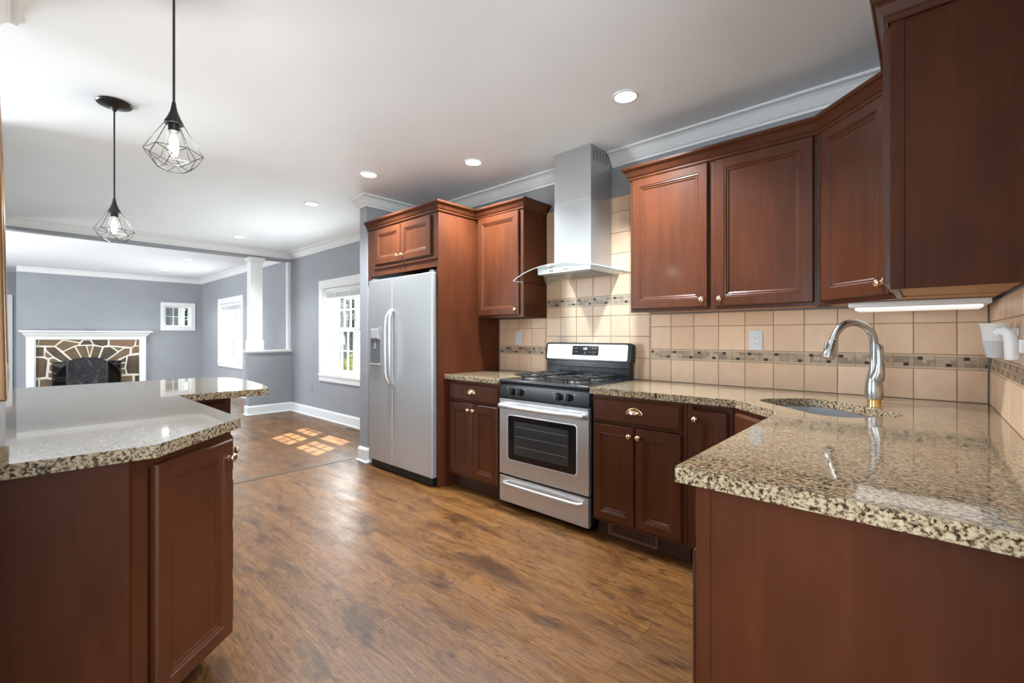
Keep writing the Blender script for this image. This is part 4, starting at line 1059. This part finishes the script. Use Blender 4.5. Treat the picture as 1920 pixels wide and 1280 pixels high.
for poly in st:
    P2 = [zq(*p) for p in poly]; cxm = sum(p[0] for p in P2)/len(P2); czm = sum(p[1] for p in P2)/len(P2); n = len(P2)
    vs = [(XF+.055, p[0], p[1]) for p in P2]+[(XF+.068, p[0]+(cxm-p[0])*.06, p[1]+(czm-p[1])*.06) for p in P2]+[(XF+.074, cxm, czm)]
    fs = [(i, (i+1) % n, n+(i+1) % n, n+i) for i in range(n)]+[(n+i, n+(i+1) % n, 2*n) for i in range(n)]
    mb.add(vs, fs)
mb.build('stone_surround', M['stone'], t, off=off)
mb = MB(); fb = [(ax-ar, .0), (ax-ar, az)]+[(ax-ar*math.cos(R(180*i/20)), az+ar*math.sin(R(180*i/20))) for i in range(1, 20)]+[(ax+ar, az), (ax+ar, 0)]
n = len(fb); vs = [(XF+.058, p[0], p[1]) for p in fb]+[(XF+.002, p[0], p[1]) for p in fb]
mb.add(vs, [(i, i+1, n+i+1, n+i) for i in range(n-1)]+[tuple(range(n, 2*n))]); mb.build('firebox', M['firebox_black'], t, off=off)
# fire screen
t = thing('fire_screen', 'three-panel black mesh fire screen with arched middle before the fireplace', 'fire screen', (XF+.26, 1.018, 0))
cw = .292
arcp = [(-cw, .67)]+[(-cw*math.cos(R(180*i/12)), .67+.105*math.sin(R(180*i/12))) for i in range(1, 12)]+[(cw, .67)]
mb = MB(); mb.tube([(0, -cw, .02), (0, -cw, .67)], .008, 8); mb.tube([(0, cw, .02), (0, cw, .67)], .008, 8); mb.tube([(0, p[0], p[1]) for p in arcp], .008, 8); mb.tube([(0, -cw, .03), (0, cw, .03)], .008, 8)
fr = mb.build('center_frame', M['iron'], t, smooth=True)
pl = [(-cw, .03)]+arcp+[(cw, .03)]; tr = tessellate_polygon([[Vector((p[0], p[1], 0)) for p in pl]])
MB().add([(-.003, p[0], p[1]) for p in pl]+[(.003, p[0], p[1]) for p in pl], [tuple(q) for q in tr]+[tuple(i+len(pl) for i in q) for q in tr]).build('mesh_panel', M['screen'], fr)
for sgn in (-1, 1):
    y0, y1 = sgn*(cw+.018), sgn*(cw+.225); x1 = .06
    mb = MB(); mb.tube([(0, y0, .0), (0, y0, .70), (x1, y1, .70), (x1, y1, .0)], .008, 8); mb.tube([(0, y0, .03), (x1, y1, .03)], .008, 8)
    fr = mb.build('side_frame', M['iron'], t, smooth=True)
    MB().add([(-.002, y0, .03), (x1-.002, y1, .03), (x1-.002, y1, .70), (-.002, y0, .70), (.002, y0, .03), (x1+.002, y1, .03), (x1+.002, y1, .70), (.002, y0, .70)], [(0, 1, 2, 3), (4, 5, 6, 7)]).build('mesh_panel', M['smoke_mesh'], fr)
tag(MB().box(XF+.10, XF+.15, .99, 1.15, 1.3255, 1.340).build('remote_control', M['dark_plastic'], bevel=.003), 'small dark flat box lying on the white mantel shelf', 'remote')
# floor register
t = thing('floor_register', 'tan floor vent set by the dining window wall', 'vent', (-5.46, 2.945, 0))
mb = MB(); mb.box(-.20, .20, -.065, .065, .0, .004); mb.build('register_frame', M['floor_vent'], t, bevel=.001)
mb = MB()
for i in range(24):
    x = -.172+i*.0145
    for y0, y1 in ((-.045, -.004), (.004, .045)): mb.box(x, x+.008, y0, y1, .0035, .0046)
mb.build('slots', M['vent_dark'], t)
# framed mirror on the left partition
t = thing('framed_mirror', 'gilded brown framed mirror seen edge-on at the far left', 'mirror', (-2.70, -.0454, 1.038))
mb = MB()
tl = Matrix.Rotation(R(1.1), 4, 'X')
mb.box(-.02, .06, .004, .034, 0, .96, tl); mb.box(.74, .82, .004, .034, 0, .96, tl); mb.box(.06, .74, .004, .034, 0, .08, tl); mb.box(.06, .74, .004, .034, 0.88, .96, tl)
mb.build('frame', M['gilt'], t, bevel=.006)
MB().box(.06, .74, .006, .014, .08, .88, tl).build('mirror_glass', M['mirror'], t)

# ------------------------------------------------------------------ outside the windows
o = BX(-45, 8, 3.5, 45, -.75, -.602).build('lawn', M['grass']); tag(o, 'green lawn seen through the windows', 'grass', kind='stuff')
o = BX(-45, -14.8, -15, 3.498, -.75, -.602).build('lawn', M['grass']); tag(o, 'green lawn beside the neighbouring grey house', 'grass', kind='stuff')
def gable(name, label, x0, x1, y0, y1, hw, hr, mw, ridge_x=True, win=()):
    t = thing(name, label, 'house', ((x0+x1)/2, (y0+y1)/2, -.6)); off = t.location[:]
    BX(x0, x1, y0, y1, -.6, hw).build('wall', M[mw], t, off=off)
    mb = MB(); e = .3
    if ridge_x:
        ym = (y0+y1)/2; mb.add([(x0-e, y0-e, hw), (x1+e, y0-e, hw), (x1+e, y1+e, hw), (x0-e, y1+e, hw), (x0-e, ym, hr), (x1+e, ym, hr)], [(0, 1, 5, 4), (2, 3, 4, 5), (0, 4, 3), (1, 2, 5), (3, 2, 1, 0)])
    else:
        xm = (x0+x1)/2; mb.add([(x0-e, y0-e, hw), (x1+e, y0-e, hw), (x1+e, y1+e, hw), (x0-e, y1+e, hw), (xm, y0-e, hr), (xm, y1+e, hr)], [(0, 1, 4), (1, 2, 5, 4), (2, 3, 5), (3, 0, 4, 5), (3, 2, 1, 0)])
    mb.build('roof', M['roof'], t, off=off)
    for a, b, c, d, e_ in win:
        BX(a, b, y0-.04, y0-.005, c, d).build('window', M['ext_trim'], t, off=off)
        BX(a+.08, b-.08, y0-.05, y0-.041, c+.08, d-.08).build('window_pane', M['ext_glass'], t, off=off)
    return t
gable('neighbour_house', 'pale grey gabled house seen through the window beside the refrigerator', -28, -19, 12.2, 17, 2.0, 3.6, 'siding_white', True, [(-23.4, -22.5, .4, 1.6, 0), (-21.3, -20.4, .4, 1.6, 0)])
gh = gable('neighbour_house', 'grey clapboard house seen through the small square window', -24, -18.0, -3, 3.76, 4.5, 6.5, 'siding', True)
BX(-17.995, -17.93, 3.60, 3.77, -.6, 4.5).build('corner_board', M['ext_trim'], gh, off=gh.location[:])
gable('neighbour_house', 'pale far house seen through the living room window', -38, -30.8, 9.0, 15, 2.6, 4.4, 'siding_white', False)
t = thing('garden_fence', 'grey vertical-board fence beyond the lawn', 'fence', (-20, 9.5, -.6))
mb = MB()
for i in range(100): x = -10+i*.2; mb.box(x+.004, x+.19, -.02, .02, 0, 1.45)
mb.build('boards', M['fence'], t)
mb = MB(); mb.box(-10, 10, .02, .06, .3, .4); mb.box(-10, 10, .02, .06, 1.15, 1.25); mb.build('rail', M['fence'], t)
def blob(n, cx, cy, cz, rad, seed, sz):
    rd = random.Random(seed); mb = MB()
    for i in range(n):
        a, b, r = rd.uniform(0, 6.283), rd.uniform(-1, 1), rad*rd.uniform(.25, 1)**.5
        c = Vector((cx+r*math.cos(a)*math.sqrt(1-b*b), cy+r*math.sin(a)*math.sqrt(1-b*b), cz+r*b*.9))
        u = Vector((rd.uniform(-1, 1), rd.uniform(-1, 1), rd.uniform(-1, 1))).normalized(); w_ = u.orthogonal().normalized()
        mb.add([c-u*sz, c+w_*sz*.45, c+u*sz, c-w_*sz*.45], [(0, 1, 2, 3)])
    return mb
def plant(name, label, x, y, r, h, m, seed, n=500, sz=.09, cat='shrub'):
    t = thing(name, label, cat, (x, y, -.6))
    blob(n, 0, 0, h, r, seed, sz).build('foliage', M[m], t)
    mb = MB(); mb.tube([(0, 0, .002), (0, 0, .06), (.04, .02, h*.5), (.02, 0, h)], [.05+r*.05, .05+r*.05, .04+r*.03, .02], 8)
    rd = random.Random(seed)
    for i in range(4): a = rd.uniform(0, 6.28); mb.tube([(.03, .01, h*.45), (r*.5*math.cos(a), r*.5*math.sin(a), h*.9)], [.03, .012], 6)
    mb.build('trunk', M['bark'], t, smooth=True)
plant('garden_shrub', 'yellow-green shrub low in the window beside the refrigerator', -11.6, 6.35, .62, .75, 'leaf', 2)
plant('garden_shrub', 'second yellow-green shrub by the fence', -14.5, 8.4, .7, .85, 'leaf', 5)
plant('garden_tree', 'dark leafy tree in front of the pale house', -16.8, 9.0, .9, 2.6, 'dark_leaf', 8, 700, .12, 'tree')
plant('garden_tree', 'dark tree outside the living room window', -15.6, 4.95, 1.05, 2.1, 'dark_leaf', 11, 1500, .15, 'tree')
plant('garden_tree', 'dark green tree right of the clapboard house', -19.9, 5.35, 1.25, 2.4, 'dark_leaf', 14, 1300, .16, 'tree')
plant('garden_shrub', 'bright shrub below the living room window', -14.0, 4.25, .4, .9, 'leaf', 17, 300)
